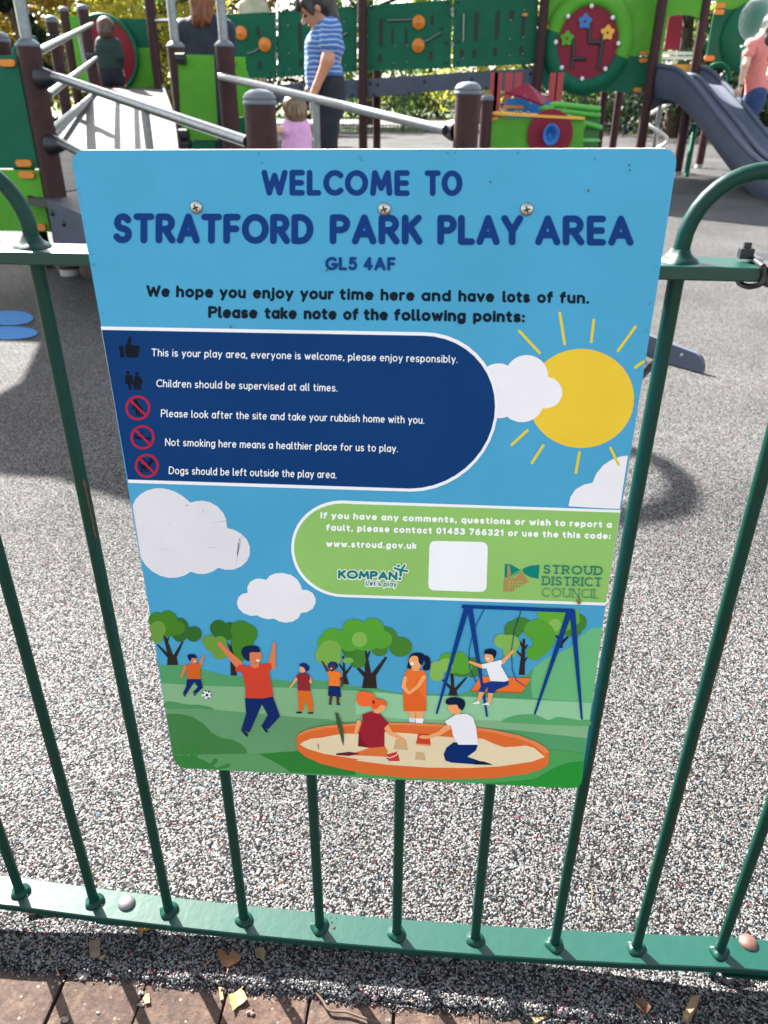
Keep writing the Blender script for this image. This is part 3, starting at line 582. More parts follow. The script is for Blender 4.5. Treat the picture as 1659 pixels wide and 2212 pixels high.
# screws
steel = mat('screw_steel', '#b9b4ab', .28, 1.0, var=.3, vscale=300)
dark = mat('recess_dark', '#1c1a18', .7)
for x, y in ((424.5, 448), (830.5, 451.5), (1138, 452)):
    c = spl(x, y); A = (np.array([1, 0, 0]), np.array([0, 0, 1.]), SN)
    b = MB(); b.lathe(c, [(.0046, .0), (.0046, .0006), (.0042, .0014), (.0032, .0021), (.0018, .0025), (.0, .0026)], steel, 24, A)
    sc = b.build('screw', sign); b = MB()
    for a in (20, 110):
        q = np.array([math.cos(R(a)), 0, math.sin(R(a))]); p = np.cross(SN, q)
        b.box(c+SN*.0025, (.0044, .0011, .0006+a*1e-6), dark, (q, p, SN))
    b.build('cross_recess', sc)
# ------------------------------------------------------------------ bow-top fence
def paint_mat():
    m = mat('green_paint', '#06583f', .40, bump=.10, bscale=90, coat=.0, spec=.2); t = m.node_tree; b = t.nodes['Principled BSDF']
    tc = t.nodes.new('ShaderNodeTexCoord'); n = t.nodes.new('ShaderNodeTexNoise'); n.inputs['Scale'].default_value = 55; n.inputs['Detail'].default_value = 8; n.inputs['Roughness'].default_value = .75
    mp = t.nodes.new('ShaderNodeMapping'); mp.inputs['Scale'].default_value = (1, 1, .25)
    t.links.new(tc.outputs['Object'], mp.inputs[0]); t.links.new(mp.outputs[0], n.inputs['Vector'])
    r = t.nodes.new('ShaderNodeValToRGB'); e = r.color_ramp.elements
    e[0].position = .262; e[0].color = (.035, .014, .008, 1); e[1].position = .285; e[1].color = (.0018, .028, .019, 1)
    q = e.new(.70); q.color = (.003, .034, .024, 1); q = e.new(.78); q.color = (.02, .085, .06, 1)
    t.links.new(n.outputs['Fac'], r.inputs['Fac']); t.links.new(r.outputs['Color'], b.inputs['Base Color'])
    return m
GP = paint_mat()
GR = GP.copy(); GR.name = 'lit_rail_paint'; MATS['lit_rail_paint'] = GR  # same paint, lightened and glossed to imitate bright light on the rails
_b = GR.node_tree.nodes['Principled BSDF']; _b.inputs['Specular IOR Level'].default_value = .38; _b.inputs['Roughness'].default_value = .34
for _n in GR.node_tree.nodes:
    if _n.type == 'MAP_RANGE': pass
    if _n.type == 'VALTORGB': _n.color_ramp.elements[1].color = (.003, .036, .026, 1); _n.color_ramp.elements[2].color = (.005, .044, .032, 1)
S = .09829468; ZR = .04; ZT = .8596
def bx(i): return (i-4.6944)*S
def zo(i): return max(-.008, min(.012, -.008+.020*((i-4.5)/4.6)**2)) if -2 < i < 11 else .01
fence = thing('bow_top_fence', 'dark green bow topped metal fence carrying the welcome sign', 'fence', (0, 0, 0))
A0, A1 = -10, 20
b = MB(); b.box(((bx(A0)+bx(A1))/2, 0, ZT-.005), (bx(A1)-bx(A0)+.1, .04, .010), GR, bev=.0012); b.build('top_rail', fence)
b = MB(); xs = np.linspace(bx(A0)-.05, bx(A1)+.05, 140); vs = []
for x in xs:
    i = x/S+4.6944; z = ZR+zo(i)
    for (y, dz) in ((-.02, -.0085), (-.0188, 0), (.0188, 0), (.02, -.0012), (.02, -.01), (-.02, -.01)): vs.append((x, y, z+(dz if dz else 0)-(0.0012 if (y, dz) == (-.02, -.0085) else 0)*0))
# tidy section: chamfered flat bar
vs = []
sec = ((-.02, -.0013), (-.0187, 0), (.0187, 0), (.02, -.0013), (.02, -.01), (-.02, -.01))
for x in xs:
    z = ZR+zo(x/S+4.6944)
    vs += [(x, y, z+dz) for y, dz in sec]
fs = [(i*6+k, i*6+(k+1) % 6, (i+1)*6+(k+1) % 6, (i+1)*6+k) for i in range(139) for k in range(6)]
b.add(vs, fs, GR); b.build('bottom_rail', fence)
r_ = .0060
for i in range(A0+1, A1, 2):           # each bow joins two bars: one bent rod
    x0, x1 = bx(i), bx(i+1); rad = (x1-x0)/2; zc = ZT+.0105; p = []
    p.append((x0, 0, ZR+zo(i)-.006)); p.append((x0, 0, ZR+.4)); p.append((x0, 0, ZT-.01))
    for k in range(19):
        a = math.pi-math.pi*k/18; p.append((x0+rad+rad*math.cos(a), 0, zc+rad*1.03*math.sin(a)))
    p += [(x1, 0, ZT-.01), (x1, 0, ZR+.4), (x1, 0, ZR+zo(i+1)-.006)]
    b = MB(); b.tube(p, r_, GP, 16); b.build('bow_bar', fence)
def weld(x, z, top=False):
    b = MB(); n = 20; ph = RNG.random()*6
    prof = [(.0150, 0), (.0140, .0016), (.0112, .0030), (.0085, .0052), (.0066, .0090)] if top else [(.0118, 0), (.0116, .0018), (.0095, .0040), (.0062, .0056)]
    b.lathe((x, 0, z), prof, GP, n)
    b.v = [(x+(v[0]-x)*(1+.10*math.sin(3*math.atan2(v[1], v[0]-x)+ph)), v[1]*(1+.12*math.sin(2*math.atan2(v[1], v[0]-x)+ph)), v[2]+.0006*math.sin(5*math.atan2(v[1], v[0]-x)+ph*2)) for v in b.v]
    return b.build('weld', fence)
for i in range(A0+1, A1+1): weld(bx(i), ZR+zo(i)); weld(bx(i), ZT, True)
for (px, py, colr) in ((273, 1950, '#6d6b6c'), (1612, 2047, '#74544c')):
    c = gr(px, py, ZR+.002); i = c[0]/S+4.6944; c[2] = ZR+zo(i)
    b = MB(); m = mat('bolt_'+colr, colr, .42, .5, var=.2, vscale=200)
    b.lathe(c, [(.0108, 0), (.0108, .001), (.0100, .0028), (.0078, .0046), (.0045, .0058), (0, .0063)], m, 28); b.build('bolt', fence)
    s = 1 if px > 800 else -1
    b = MB()
    if s > 0:
        e_ = gr(1531, 2104, .002); q_ = gr(1556, 2082, .016); b.tube([(q_[0]+.02, q_[1]+.012, .022), q_, (q_+e_)/2, e_], [.0045, .005, .005, .005], GP, 10)
    b.box((c[0], -.002, ZR-.014+zo(i)*.3), (.07, .03, .004), GP); b.build('foot', fence)
RUST = mat('rust', '#6b3417', .8, var=.4, vscale=400)
for i, za, zb_ in ((7, .20, .46), (7, .49, .56), (8, .22, .55), (2, .60, .66)):
    b = MB(); p = []
    for z in np.linspace(za, zb_, 26):
        a = R(-38)+RNG.normal()*.06; p.append((bx(i)+.0059*math.cos(a), .0059*math.sin(a), z))
    b.tube(p, [.0005+.0005*RNG.random() for _ in p], RUST, 6); b.build('rust_streak', fence)
for x, y, r in ((605, 600, .0011), (612, 628, .0016), (624, 660, .0028), (640, 603, .0009), (800, 606, .0008)):
    c = gr((900+x*.66305)/1.8228, (3200+y*.66305)/1.8228, ZR+.0); c[2] = ZR+zo(c[0]/S+4.6944)
    b = MB(); b.lathe(c, [(r, 0), (r*.9, .0004), (0, .0005)], mat('bare_iron', '#1a1512', .8), 7); b.build('paint_chip', fence)
# cable tie on the top rail
blk = mat('black_nylon', '#14151a', .38)
tie = thing('cable_tie', 'black plastic cable tie around the top rail right of the sign', 'cable tie', at(1637, 575, -.02))
c = at(1645, 560, -.02); x = c[0]; b = MB()
loop = [(x+.002, -.0212, ZT+.0012), (x+.004, -.0212, ZT-.006), (x+.002, -.0215, ZT-.011), (x-.003, -.012, ZT-.0145), (x-.004, .005, ZT-.0135), (x+.004, .0215, ZT-.006), (x+.006, .0212, ZT+.001), (x+.002, 0, ZT+.0022), (x+.002, -.0212, ZT+.0012)]
b.tube(bez(loop, 8), .0021, blk, 8); b.build('strap', tie)
b = MB(); b.box((x-.003, .004, ZT+.0058), (.0100, .007, .0075), blk, bev=.0008); b.box((x-.0030, .004, ZT+.0115), (.0052, .003, .004), blk, bev=.0004); b.build('head', tie)
bd = thing('rail_clamp', 'black clamp band wrapped round the top rail by the cable tie', 'clamp', (at(1659, 590, -.02)[0], -.02, ZT))
b = MB(); xq = at(1688, 590, -.02)[0]; b.box((xq, 0, ZT-.005), (.022, .047, .0165), mat('clamp_black', '#1d1a1e', .45), bev=.003); b.build('band', bd)

# ------------------------------------------------------------------ grounds
def node_mat(name):
    m = bpy.data.materials.new(name); m.use_nodes = True; t = m.node_tree; return m, t, t.nodes['Principled BSDF'], t.nodes.new, t.links.new
def rubber_mat():
    m, t, B, N, L = node_mat('rubber_crumb')
    tc = N('ShaderNodeTexCoord')
    nz = N('ShaderNodeTexNoise'); nz.inputs['Scale'].default_value = 260; nz.inputs['Detail'].default_value = 2
    L(tc.outputs['Object'], nz.inputs['Vector'])
    mx = N('ShaderNodeVectorMath'); mx.operation = 'MULTIPLY_ADD'; mx.inputs[1].default_value = (.0022, .0022, .0022)
    L(nz.outputs['Color'], mx.inputs[0]); L(tc.outputs['Object'], mx.inputs[2])
    v = N('ShaderNodeTexVoronoi'); v.inputs['Scale'].default_value = 420; v.inputs['Randomness'].default_value = 1
    L(mx.outputs[0], v.inputs['Vector'])
    sep = N('ShaderNodeSeparateColor'); L(v.outputs['Color'], sep.inputs[0])
    rp = N('ShaderNodeValToRGB'); rp.color_ramp.interpolation = 'LINEAR'; e = rp.color_ramp.elements
    e[0].position = 0; e[0].color = (.005, .005, .006, 1); e[1].position = .36; e[1].color = (.014, .014, .016, 1)
    for p, c in ((.48, .046), (.64, .095), (.82, .148), (1, .22)):
        q = e.new(p); q.color = (c, c*.985, c*.975, 1)
    L(sep.outputs[0], rp.inputs['Fac'])
    # odd coloured granules
    rc = N('ShaderNodeValToRGB'); rc.color_ramp.interpolation = 'CONSTANT'; e = rc.color_ramp.elements
    e[0].position = 0; e[0].color = (.30, .025, .06, 1); e[1].position = .35; e[1].color = (.015, .12, .2, 1)
    for p, c in ((.55, (.25, .12, .04)), (.75, (.3, .08, .1)), (.9, (.025, .17, .15))): q = e.new(p); q.color = (*c, 1)
    L(sep.outputs[1], rc.inputs['Fac'])
    gt = N('ShaderNodeMath'); gt.operation = 'GREATER_THAN'; gt.inputs[1].default_value = .990; L(sep.outputs[2], gt.inputs[0])
    mm = N('ShaderNodeMix'); mm.data_type = 'RGBA'; L(gt.outputs[0], mm.inputs['Factor']); L(rp.outputs['Color'], mm.inputs[6]); L(rc.outputs['Color'], mm.inputs[7])
    # wide, faint wear
    n2 = N('ShaderNodeTexNoise'); n2.inputs['Scale'].default_value = 1.3; n2.inputs['Detail'].default_value = 5; L(tc.outputs['Object'], n2.inputs['Vector'])
    mr = N('ShaderNodeMapRange'); mr.inputs['From Min'].default_value = .3; mr.inputs['From Max'].default_value = .7; mr.inputs['To Min'].default_value = .72; mr.inputs['To Max'].default_value = 1.24; L(n2.outputs['Fac'], mr.inputs['Value'])
    ml = N('ShaderNodeMix'); ml.data_type = 'RGBA'; ml.blend_type = 'MULTIPLY'; ml.inputs['Factor'].default_value = 1
    L(mm.outputs[2], ml.inputs[6]); L(mr.outputs[0], ml.inputs[7]); L(ml.outputs[2], B.inputs['Base Color'])
    B.inputs['Roughness'].default_value = .6; B.inputs['Specular IOR Level'].default_value = .05
    hh = N('ShaderNodeMath'); hh.operation = 'MULTIPLY_ADD'; hh.inputs[1].default_value = .55
    inv = N('ShaderNodeMath'); inv.operation = 'SUBTRACT'; inv.inputs[0].default_value = 1; L(v.outputs['Distance'], inv.inputs[1])
    L(sep.outputs[0], hh.inputs[0]); L(inv.outputs[0], hh.inputs[2])
    bp = N('ShaderNodeBump'); bp.inputs['Strength'].default_value = .75; bp.inputs['Distance'].default_value = .0028; L(hh.outputs[0], bp.inputs['Height']); L(bp.outputs['Normal'], B.inputs['Normal'])
    return m
RUB = rubber_mat()
# soil/grass sheet out to the horizon, everything else lies on it
b = MB(); gm = mat('grass_ground', '#455a1c', .9, var=.35, vscale=2.2, bump=.5, bscale=30)
b.add([(-900, -900, -.03), (900, -900, -.03), (900, 900, -.03), (-900, 900, -.03)], [(0, 1, 2, 3)], gm); tag(b.build('ground'), kind='structure')
b = MB(); xs = np.linspace(-14, 14, 15).tolist()+np.linspace(-1.2, 1.4, 240).tolist(); xs = sorted(set(xs)); n = len(xs)
ed = [-.062+.0035*(math.sin(x*61)+math.sin(x*143+1)+.8*math.sin(x*331+2))/2+RNG.normal()*.0014 for x in xs]
ys = [0.0, .01, 2.5, 10, 23.9]; vs = []
vs += [(x, e-.003, -.0115) for x, e in zip(xs, ed)]+[(x, e, -.004) for x, e in zip(xs, ed)]+[(x, e+.006, 0) for x, e in zip(xs, ed)]
for y in ys[1:]: vs += [(x, y, 0) for x in xs]
L_ = len(vs)//n; b.add(vs, [(j*n+i, j*n+i+1, (j+1)*n+i+1, (j+1)*n+i) for j in range(L_-1) for i in range(n-1)], RUB)
tag(b.build('rubber_ground'), kind='structure')
pm = mat('tarmac_path', '#5c5957', .9, var=.12, vscale=1.5)
b = MB(); b.add([(-40, 25.2, -.018), (40, 25.2, -.018), (40, 36, -.018), (-40, 36, -.018)], [(0, 1, 2, 3)], pm); tag(b.build('far_path'), kind='structure')
# brick edging: a row of block pavers, modelled one beside the other
def brick_mat():
    m, t, B, N, L = node_mat('brick_paver')
    tc = N('ShaderNodeTexCoord')
    at_ = N('ShaderNodeAttribute'); at_.attribute_name = 'tone'
    n1 = N('ShaderNodeTexNoise'); n1.inputs['Scale'].default_value = 70; n1.inputs['Detail'].default_value = 12; n1.inputs['Roughness'].default_value = .82; L(tc.outputs['Object'], n1.inputs['Vector'])
    r1 = N('ShaderNodeValToRGB'); e = r1.color_ramp.elements; e[0].position = .3; e[0].color = (*lin('#1b120e'), 1); e[1].position = .74; e[1].color = (*lin('#7a6454'), 1); q = e.new(.5); q.color = (*lin('#4c362c'), 1)
    L(n1.outputs['Fac'], r1.inputs['Fac'])
    v = N('ShaderNodeTexVoronoi'); v.inputs['Scale'].default_value = 210; L(tc.outputs['Object'], v.inputs['Vector']); sp = N('ShaderNodeSeparateColor'); L(v.outputs['Color'], sp.inputs[0])
    g = N('ShaderNodeMath'); g.operation = 'GREATER_THAN'; g.inputs[1].default_value = .86; L(sp.outputs[0], g.inputs[0])
    d = N('ShaderNodeMath'); d.operation = 'LESS_THAN'; d.inputs[1].default_value = .40; L(v.outputs['Distance'], d.inputs[0])
    gd = N('ShaderNodeMath'); gd.operation = 'MULTIPLY'; L(g.outputs[0], gd.inputs[0]); L(d.outputs[0], gd.inputs[1])
    rs = N('ShaderNodeValToRGB'); e = rs.color_ramp.elements; e[0].color = (*lin('#5c4f43'), 1); e[1].color = (*lin('#8d8172'), 1); q = e.new(.4); q.color = (*lin('#33272a'), 1); L(sp.outputs[1], rs.inputs['Fac'])
    mx = N('ShaderNodeMix'); mx.data_type = 'RGBA'; L(gd.outputs[0], mx.inputs['Factor']); L(r1.outputs['Color'], mx.inputs[6]); L(rs.outputs['Color'], mx.inputs[7])
    ml = N('ShaderNodeMix'); ml.data_type = 'RGBA'; ml.blend_type = 'MULTIPLY'; ml.inputs['Factor'].default_value = 1; L(mx.outputs[2], ml.inputs[6]); L(at_.outputs['Color'], ml.inputs[7]); L(ml.outputs[2], B.inputs['Base Color'])
    B.inputs['Roughness'].default_value = .8
    bp = N('ShaderNodeBump'); bp.inputs['Strength'].default_value = 1; bp.inputs['Distance'].default_value = .006; n3 = N('ShaderNodeMath'); n3.operation = 'MULTIPLY_ADD'; n3.inputs[1].default_value = .4; L(sp.outputs[2], n3.inputs[0]); L(n1.outputs['Fac'], n3.inputs[2]); L(n3.outputs[0], bp.inputs['Height']); L(bp.outputs['Normal'], B.inputs['Normal'])
    return m
BRM = brick_mat()
b = MB(); xs = []
joints = [gr(x, y)[0] for x, y in ((130, 2117), (305, 2118), (622, 2154), (802, 2172), (977, 2188))]
sp_ = .1035; x0 = joints[0]-7*sp_; tones = []
for row in range(5):
    for k in range(22):
        xa = x0+k*sp_+(.052 if row % 2 else 0); y1 = -.058-row*.206; g = .0022
        bm_n = len(b.v); b.box((xa+sp_/2+RNG.normal()*.0008, y1-.1015, -.0445+RNG.normal()*.0007), (sp_-g, .2035-g, .07), BRM, bev=.003)
        tones += [.72+.36*RNG.random()]*(len(b.v)-bm_n)
o = b.build('brick_path'); tag(o, kind='structure')
ca = o.data.color_attributes.new('tone', 'FLOAT_COLOR', 'POINT')
for i, q in enumerate(tones): ca.data[i].color = (q, q*(1.0 if (int(q*1000) % 3) else 1.07), q*(.97 if (int(q*1000) % 3) else 1.1), 1)
b = MB(); b.add([(-1.6, -1.2, -.0175), (1.8, -1.2, -.0175), (1.8, -.03, -.0175), (-1.6, -.03, -.0175)], [(0, 1, 2, 3)], mat('joint_sand', '#241f1b', .95, var=.4, vscale=120)); tag(b.build('joint_sand'), kind='structure')
b = MB(); b.add([(-8, -9, -.0262), (8, -9, -.0262), (8, -1.1, -.0262), (-8, -1.1, -.0262)], [(0, 1, 2, 3)], pm); tag(b.build('pavement'), kind='structure')
# blue painted flower on the rubber
bp_ = mat('blue_rubber', '#1a6aa5', .7, var=.2, vscale=300)
b = MB(); 
for (x, y, rx, ry, k) in ((20, 688, 52, 15.5, 0), (22, 720.5, 60, 13.5, 1)):
    c = gr(x, y); e1 = gr(x+rx, y)-c; e2 = gr(x, y-ry)-c
    b.add([c+e1*math.cos(a)+e2*math.sin(a)+np.array([0, 0, .004+k*.0005]) for a in np.linspace(0, 2*math.pi, 40, endpoint=False)], [tuple(range(40))], bp_)
tag(b.build('blue_ground_marking'), kind='structure')
# ------------------------------------------------------------------ play equipment
BROWN = mat('brown_post', '#3c2527', .55, var=.18, vscale=20, bump=.2, bscale=80, spec=.2); CAPM = mat('post_cap', '#5f6670', .4, var=.1); STEEL = mat('galvanised_steel', '#7b7f83', .36, .9, var=.2, vscale=40)
DG = mat('dark_green_panel', '#0a5a42', .5, var=.16, vscale=4, spec=.2); LG = mat('light_green_panel', '#549a2e', .5, var=.16, vscale=4, spec=.2); OG = mat('orange_plastic', '#cf7a26', .45)
BLACK = mat('black_plastic', '#1b1e26', .4); STR = mat('grey_stringer', '#4c5260', .5, var=.12, vscale=5, spec=.2); DECK = mat('pale_deck', '#3d3c3c', .6, var=.14, vscale=5, bump=.6, bscale=220)
SLG = mat('slide_grey', '#475061', .6, var=.07, vscale=5, spec=.2); RED = mat('maroon_panel', '#7c1a30', .45, spec=.2); WHT = mat('white_plastic', '#dfe0e4', .4); YEL = mat('yellow_panel', '#e2a52c', .42); BLU = mat('blue_plastic', '#1c66ad', .4); FTG = mat('concrete_footing', '#9c9a98', .8, var=.2)
NV_Y = np.array([0, -1., 0])
def proj(q):
    d = np.asarray(q)-CM; z = d@FW; return 829.5+1660*(d@RT)/z, 1106-1660*(d@UP)/z
def post(par, x, y, z0, z1, r=.06, cap=True, foot=False, pole=None):
    b = MB(); b.tube([(x, y, z0), (x, y, z1-.02)], r, BROWN, 24); p = b.build('post', par)
    if cap and pole:
        b = MB(); b.lathe((x, y, z1-.02), [(r, 0), (r*1.05, .003), (r*1.05, .013), (r*.98, .018), (.036, .036), (.033, .038)], CAPM, 24); b.build('post_cap', p)
    elif cap:
        b = MB(); b.lathe((x, y, z1-.02), [(r*1.0, 0), (r*1.07, .002), (r*1.07, .012), (r*1.0, .014), (r*1.0, .018), (r*1.06, .021), (r*1.03, .029), (r*.86, .042), (r*.5, .052), (0, .055)], CAPM, 24); b.build('post_cap', p)
    if foot:
        b = MB(); b.lathe((x, y, 0.001), [(.055, 0), (.055, .05), (0.04, .052)], FTG, 16); b.build('footing', p)
    if pole:
        b = MB(); b.tube([(x, y, z1), (x, y, pole)], .031, STEEL, 16); b.build('steel_pole', p)
    return p
def pxplate(par, name, px, Y, th, m, edge=None):
    b = MB(); b.plate([at(x, y, Y) for x, y in px], th, (0, -1, 0), m, edge); return b.build(name, par)
def oval(par, x, y, rx, ry, Y, m=OG, name='orange_plug', th=.02):
    c = at(x, y, Y); sx = abs(at(x+rx, y, Y)[0]-c[0]); sz = abs(at(x, y+ry, Y)[2]-c[2]); b = MB(); pts = []
    rr = min(sx, sz)
    for k in range(24):
        a = 2*math.pi*k/24; pts.append(c+np.array([math.copysign(sx-rr, math.cos(a))+rr*math.cos(a), -th, math.copysign(sz-rr, math.sin(a))+rr*math.sin(a)]))
    b.plate(pts, th, (0, -1, 0), m); return b.build(name, par)
def bolt(par, p, r=.012, m=None):
    b = MB(); b.ball(p, (r, r*.6, r), m or BLACK, 10); return b.build('bolt', par)
def board(b, a, c, z_lo_a, z_hi_a, z_lo_c, z_hi_c, th, m, round_end=False):
    """upright plank between ground points a and c"""
    a = np.array(a, float); c = np.array(c, float); d = (c-a); L = np.linalg.norm(d); d /= L; n = np.array([d[1], -d[0]])
    top = [(0, z_hi_a)]; 
    if round_end:
        r = (z_hi_c-z_lo_c)*.8
        for k in range(9):
            q = math.pi/2*k/8; top.append((L-r+r*math.sin(q), z_hi_c-r+r*math.cos(q)))
        top.append((L, z_lo_c))
    else: top += [(L, z_hi_c), (L, z_lo_c)]
    top.append((0, z_lo_a))
    P = [np.array([*(a+d*s), z])+np.array([*n, 0])*th/2 for s, z in top]
    b.plate(P, th, (*n, 0), m)

# --- ramp with landing, second flight, posts and rails
ramp = thing('access_ramp', 'pale access ramp with brown posts and steel handrails behind the sign', 'ramp', (-2.2, 3.9, 0))
n0, n1, f0, f1 = (-2.2, 3.80), (.50, 1.76), (-1.45, 5.0), (1.07, 2.43)
L0, L1, R0, R1 = (-2.35, 3.88), (-4.22, 9.5), (-1.88, 5.45), (-3.78, 10.5)
def slab(name, P, th=.04, m=DECK):
    b = MB(); P = [np.array(p, float) for p in P]; n = len(P)
    b.add(P+[p-np.array([0, 0, th]) for p in P], [tuple(range(n)), tuple(range(2*n-1, n-1, -1))]+[(i, i+n, (i+1) % n+n, (i+1) % n) for i in range(n)], m)
    return b.build(name, ramp)
slab('lower_deck', [(*n0, .44), (*n1, .018), (.90, 2.54, .018), (*f0, .44)], .015)
slab('landing_deck', [(*n0, .436), (*f0, .436), (*R0, .436), (*L0, .436)])
slab('upper_deck', [(*L0, .441), (*R0, .441), (*R1, 1.0), (*L1, 1.0)])
slab('platform_deck', [(*L1, .998), (*R1, .998), (-3.88, 11.2, .998), (-5.2, 11.2, .998)])
b = MB(); board(b, (n0[0]+.03, n0[1]-.035), n1, .17, .445, .003, .05, .022, STR, True); s1 = b.build('side_board', ramp)
dv_ = np.array([n1[0]-n0[0]-.03, n1[1]-n0[1]+.035]); dv_ /= np.linalg.norm(dv_)
for s_, z_ in ((.16, .335), (.05, .38), (.10, .22), (.03, .2), (.9, .22)): bolt(s1, (n0[0]+.03+dv_[0]*s_+dv_[1]*.014, n0[1]-.035+dv_[1]*s_-dv_[0]*.014, z_), .017)
PZ_A, PZ_C = .44, .076
b = MB(); board(b, (f0[0]+.05, f0[1]), (f1[0], f1[1]), .01, PZ_A, .004, PZ_C, .022, STR, True); s2 = b.build('side_board', ramp)
c = gr(1480, 790); bolt(s2, (c[0]-.02, c[1]-.03, .05), .018, STEEL)
b = MB(); board(b, (L0[0]-.12, L0[1]+.34), L1, .24, .50, .78, 1.05, .022, STR); b.build('side_board', ramp)
b = MB(); board(b, R0, R1, .2, .47, .78, 1.05, .022, STR); b.build('side_board', ramp)
p1, p2, p3, p4, p5 = (-2.215, 3.95), (-.70, 2.68), (-1.93, 5.52), (-1.46, 5.06), (.10, 3.55)
pp1 = post(ramp, *p1, .04, at(64, 92, 3.95)[2], foot=True, pole=2.72)
post(ramp, *p2, 0, at(562, 214, 2.68)[2]); post(ramp, *p3, 0, at(370, 96, 5.52)[2], pole=2.72); post(ramp, *p4, 0, at(472, 94, 5.06)[2], pole=2.72); post(ramp, *p5, 0, at(993, 194, 3.55)[2])
p6 = at(150, 272, 7.15)[:2]; post(ramp, *p6, 0, at(111, 43, 7.15)[2], .052)
p7 = at(203, 180, 9.45)[:2]; post(ramp, *p7, 0, at(184, 17, 9.45)[2], .062); p8 = at(158, 150, 10.7)[:2]; post(ramp, *p8, 0, at(146, 21, 10.7)[2], .06)
p9 = at(333, 100, 10.7)[:2]; post(ramp, *p9, 0, 2.6, .062)
p10_ = at(392, 52, 8.6)[:2]; post(ramp, *p10_, 0, at(392, 49, 8.6)[2], .055)
def rail(pts, r, name='handrail', clamps=(), smooth=True):
    b = MB(); b.tube(bez(pts, 10) if smooth else pts, r, STEEL, 16); h = b.build(name, ramp)
    for c, d in clamps:
        c = np.array(c, float); d = np.array(d, float); d /= np.linalg.norm(d); b = MB()
        b.tube([c, c+d*.03, c+d*.075, c+d*.10], [.052, .05, .036, r*1.15], BLACK, 16); b.build('clamp', h)
    return h
def on_line(a, c, xpx):
    a = np.array(a); c = np.array(c); lo, hi = 0, 1
    for _ in range(40):
        m = (lo+hi)/2
        if (proj(a+(c-a)*m)[0] < xpx) == (proj(a)[0] < proj(c)[0]): lo = m
        else: hi = m
    return a+(c-a)*lo
a = at(104, 166, 3.9); a2 = at(128, 168.5, 3.83); c = at(535, 306, 2.70)
h = rail([a, a2, on_line(a2, c, 200), on_line(a2, c, 320), c], .0225, clamps=[(at(86, 168, 3.9), (1, -.3, 0))])
q = on_line(a2, c, 312); b = MB(); b.tube([q, q-np.array([0, 0, .62])], .019, STEEL, 12); b.build('baluster', h)
a = at(122, 312, 3.9); a2 = at(140, 313, 3.83); c2 = c-np.array([0, 0, .40]); h = rail([a, a2, on_line(a2, c2, 250), c2], .0225, clamps=[(at(108, 312, 3.9), (1, -.3, 0))])
a = at(476, 165, 5.0); c = at(962, 281, 3.58); v = (np.array(c)-a)
h = rail([a, a+v*.3, a+v*.7, c], .0235, clamps=[(np.array([*p5, c[2]-.003])-np.array([.04, -.04, 0]), (-.72, .69, .08))])
q = on_line(a, c, 682); b = MB(); b.tube([q, q-np.array([0, 0, .75])], .021, STEEL, 12); b.build('baluster', h)
# rails of the upper flight
for (x0, y0), (x1, y1) in (((84, 111), (200, 52)), ((104, 206), (209, 125)), ((113, 279), (203, 203)), ((116, 292), (199, 208))):
    h = rail([at(x0, y0, 4.1), at(x1, y1, 9.35)], .021, smooth=False)
a = at(171, 78, 8.5); b = MB(); b.tube([a, at(186, 145, 8.5)], .017, STEEL, 10); b.build('baluster', ramp)
for px, Y in (((117, 87), 7.15), ((199, 124), 9.4)):
    q = at(*px, Y); b = MB(); b.tube([q-np.array([.03, .03, 0]), q+np.array([.05, -.03, .0])], .05, BLACK, 12); b.build('clamp', ramp)
a = at(338, 45, 10.6); b = MB(); b.tube([a, at(412, 44, 9.9)], .024, STEEL, 12); b.build('handrail', ramp)
# panels standing on the ramp and platform
for nm, px, Y, m in (('green_panel', [(383, 117), (460, 119), (470, 303), (393, 302)], 5.25, LG), ('lower_panel', [(393, 304.5), (463, 306), (470, 420), (400, 420)], 5.25, DG)):
    p = pxplate(ramp, nm, px, Y, .02, m, LG if m is LG else DG)
for px in ((381, 127), (388, 290), (392, 312)):
    q = at(*px, 5.2); b = MB(); b.tube([q, q+np.array([.06, 0, 0])], .035, BLACK, 12); b.build('clamp', ramp)
p = pxplate(ramp, 'green_panel', [(490, 122), (529, 123), (530, 150), (538, 170), (545, 198), (544, 250), (508, 255), (493, 255)], 5.6, .022, LG)
oval(p, 503, 137, 6.5, 7, 5.59); oval(p, 507, 240, 6.5, 7, 5.59)
p = pxplate(ramp, 'lower_panel', [(493, 256.5), (544, 251.5), (548, 420), (500, 420)], 5.6, .022, DG); oval(p, 509, 265, 6.5, 7, 5.59)
p = pxplate(ramp, 'green_panel', [(149, 35), (174, 33), (191, 178), (173, 190)], 10.2, .02, LG)
p = pxplate(ramp, 'back_panel', [(186, 37), (323, 41), (335, 103), (338, 191), (200, 191)], 10.9, .02, DG)
pxplate(p, 'light_inset', [(280, 104), (333, 103), (338, 190), (262, 190)], 10.875, .01, LG)
b = MB(); cc = at(228, 118, 10.85); rr = .40; b.plate([cc+np.array([rr*math.cos(t), 0, rr*1.02*math.sin(t)]) for t in np.linspace(0, 2*math.pi, 40, endpoint=False)], .015, (0, -1, 0), RED); rd = b.build('red_disc', p)
b = MB(); b.tube([cc+np.array([(rr+.03)*math.cos(t), -.01, (rr+.03)*1.02*math.sin(t)]) for t in np.linspace(0, 2*math.pi, 41)], .028, DG, 10, caps=False); b.build('disc_rim', p)
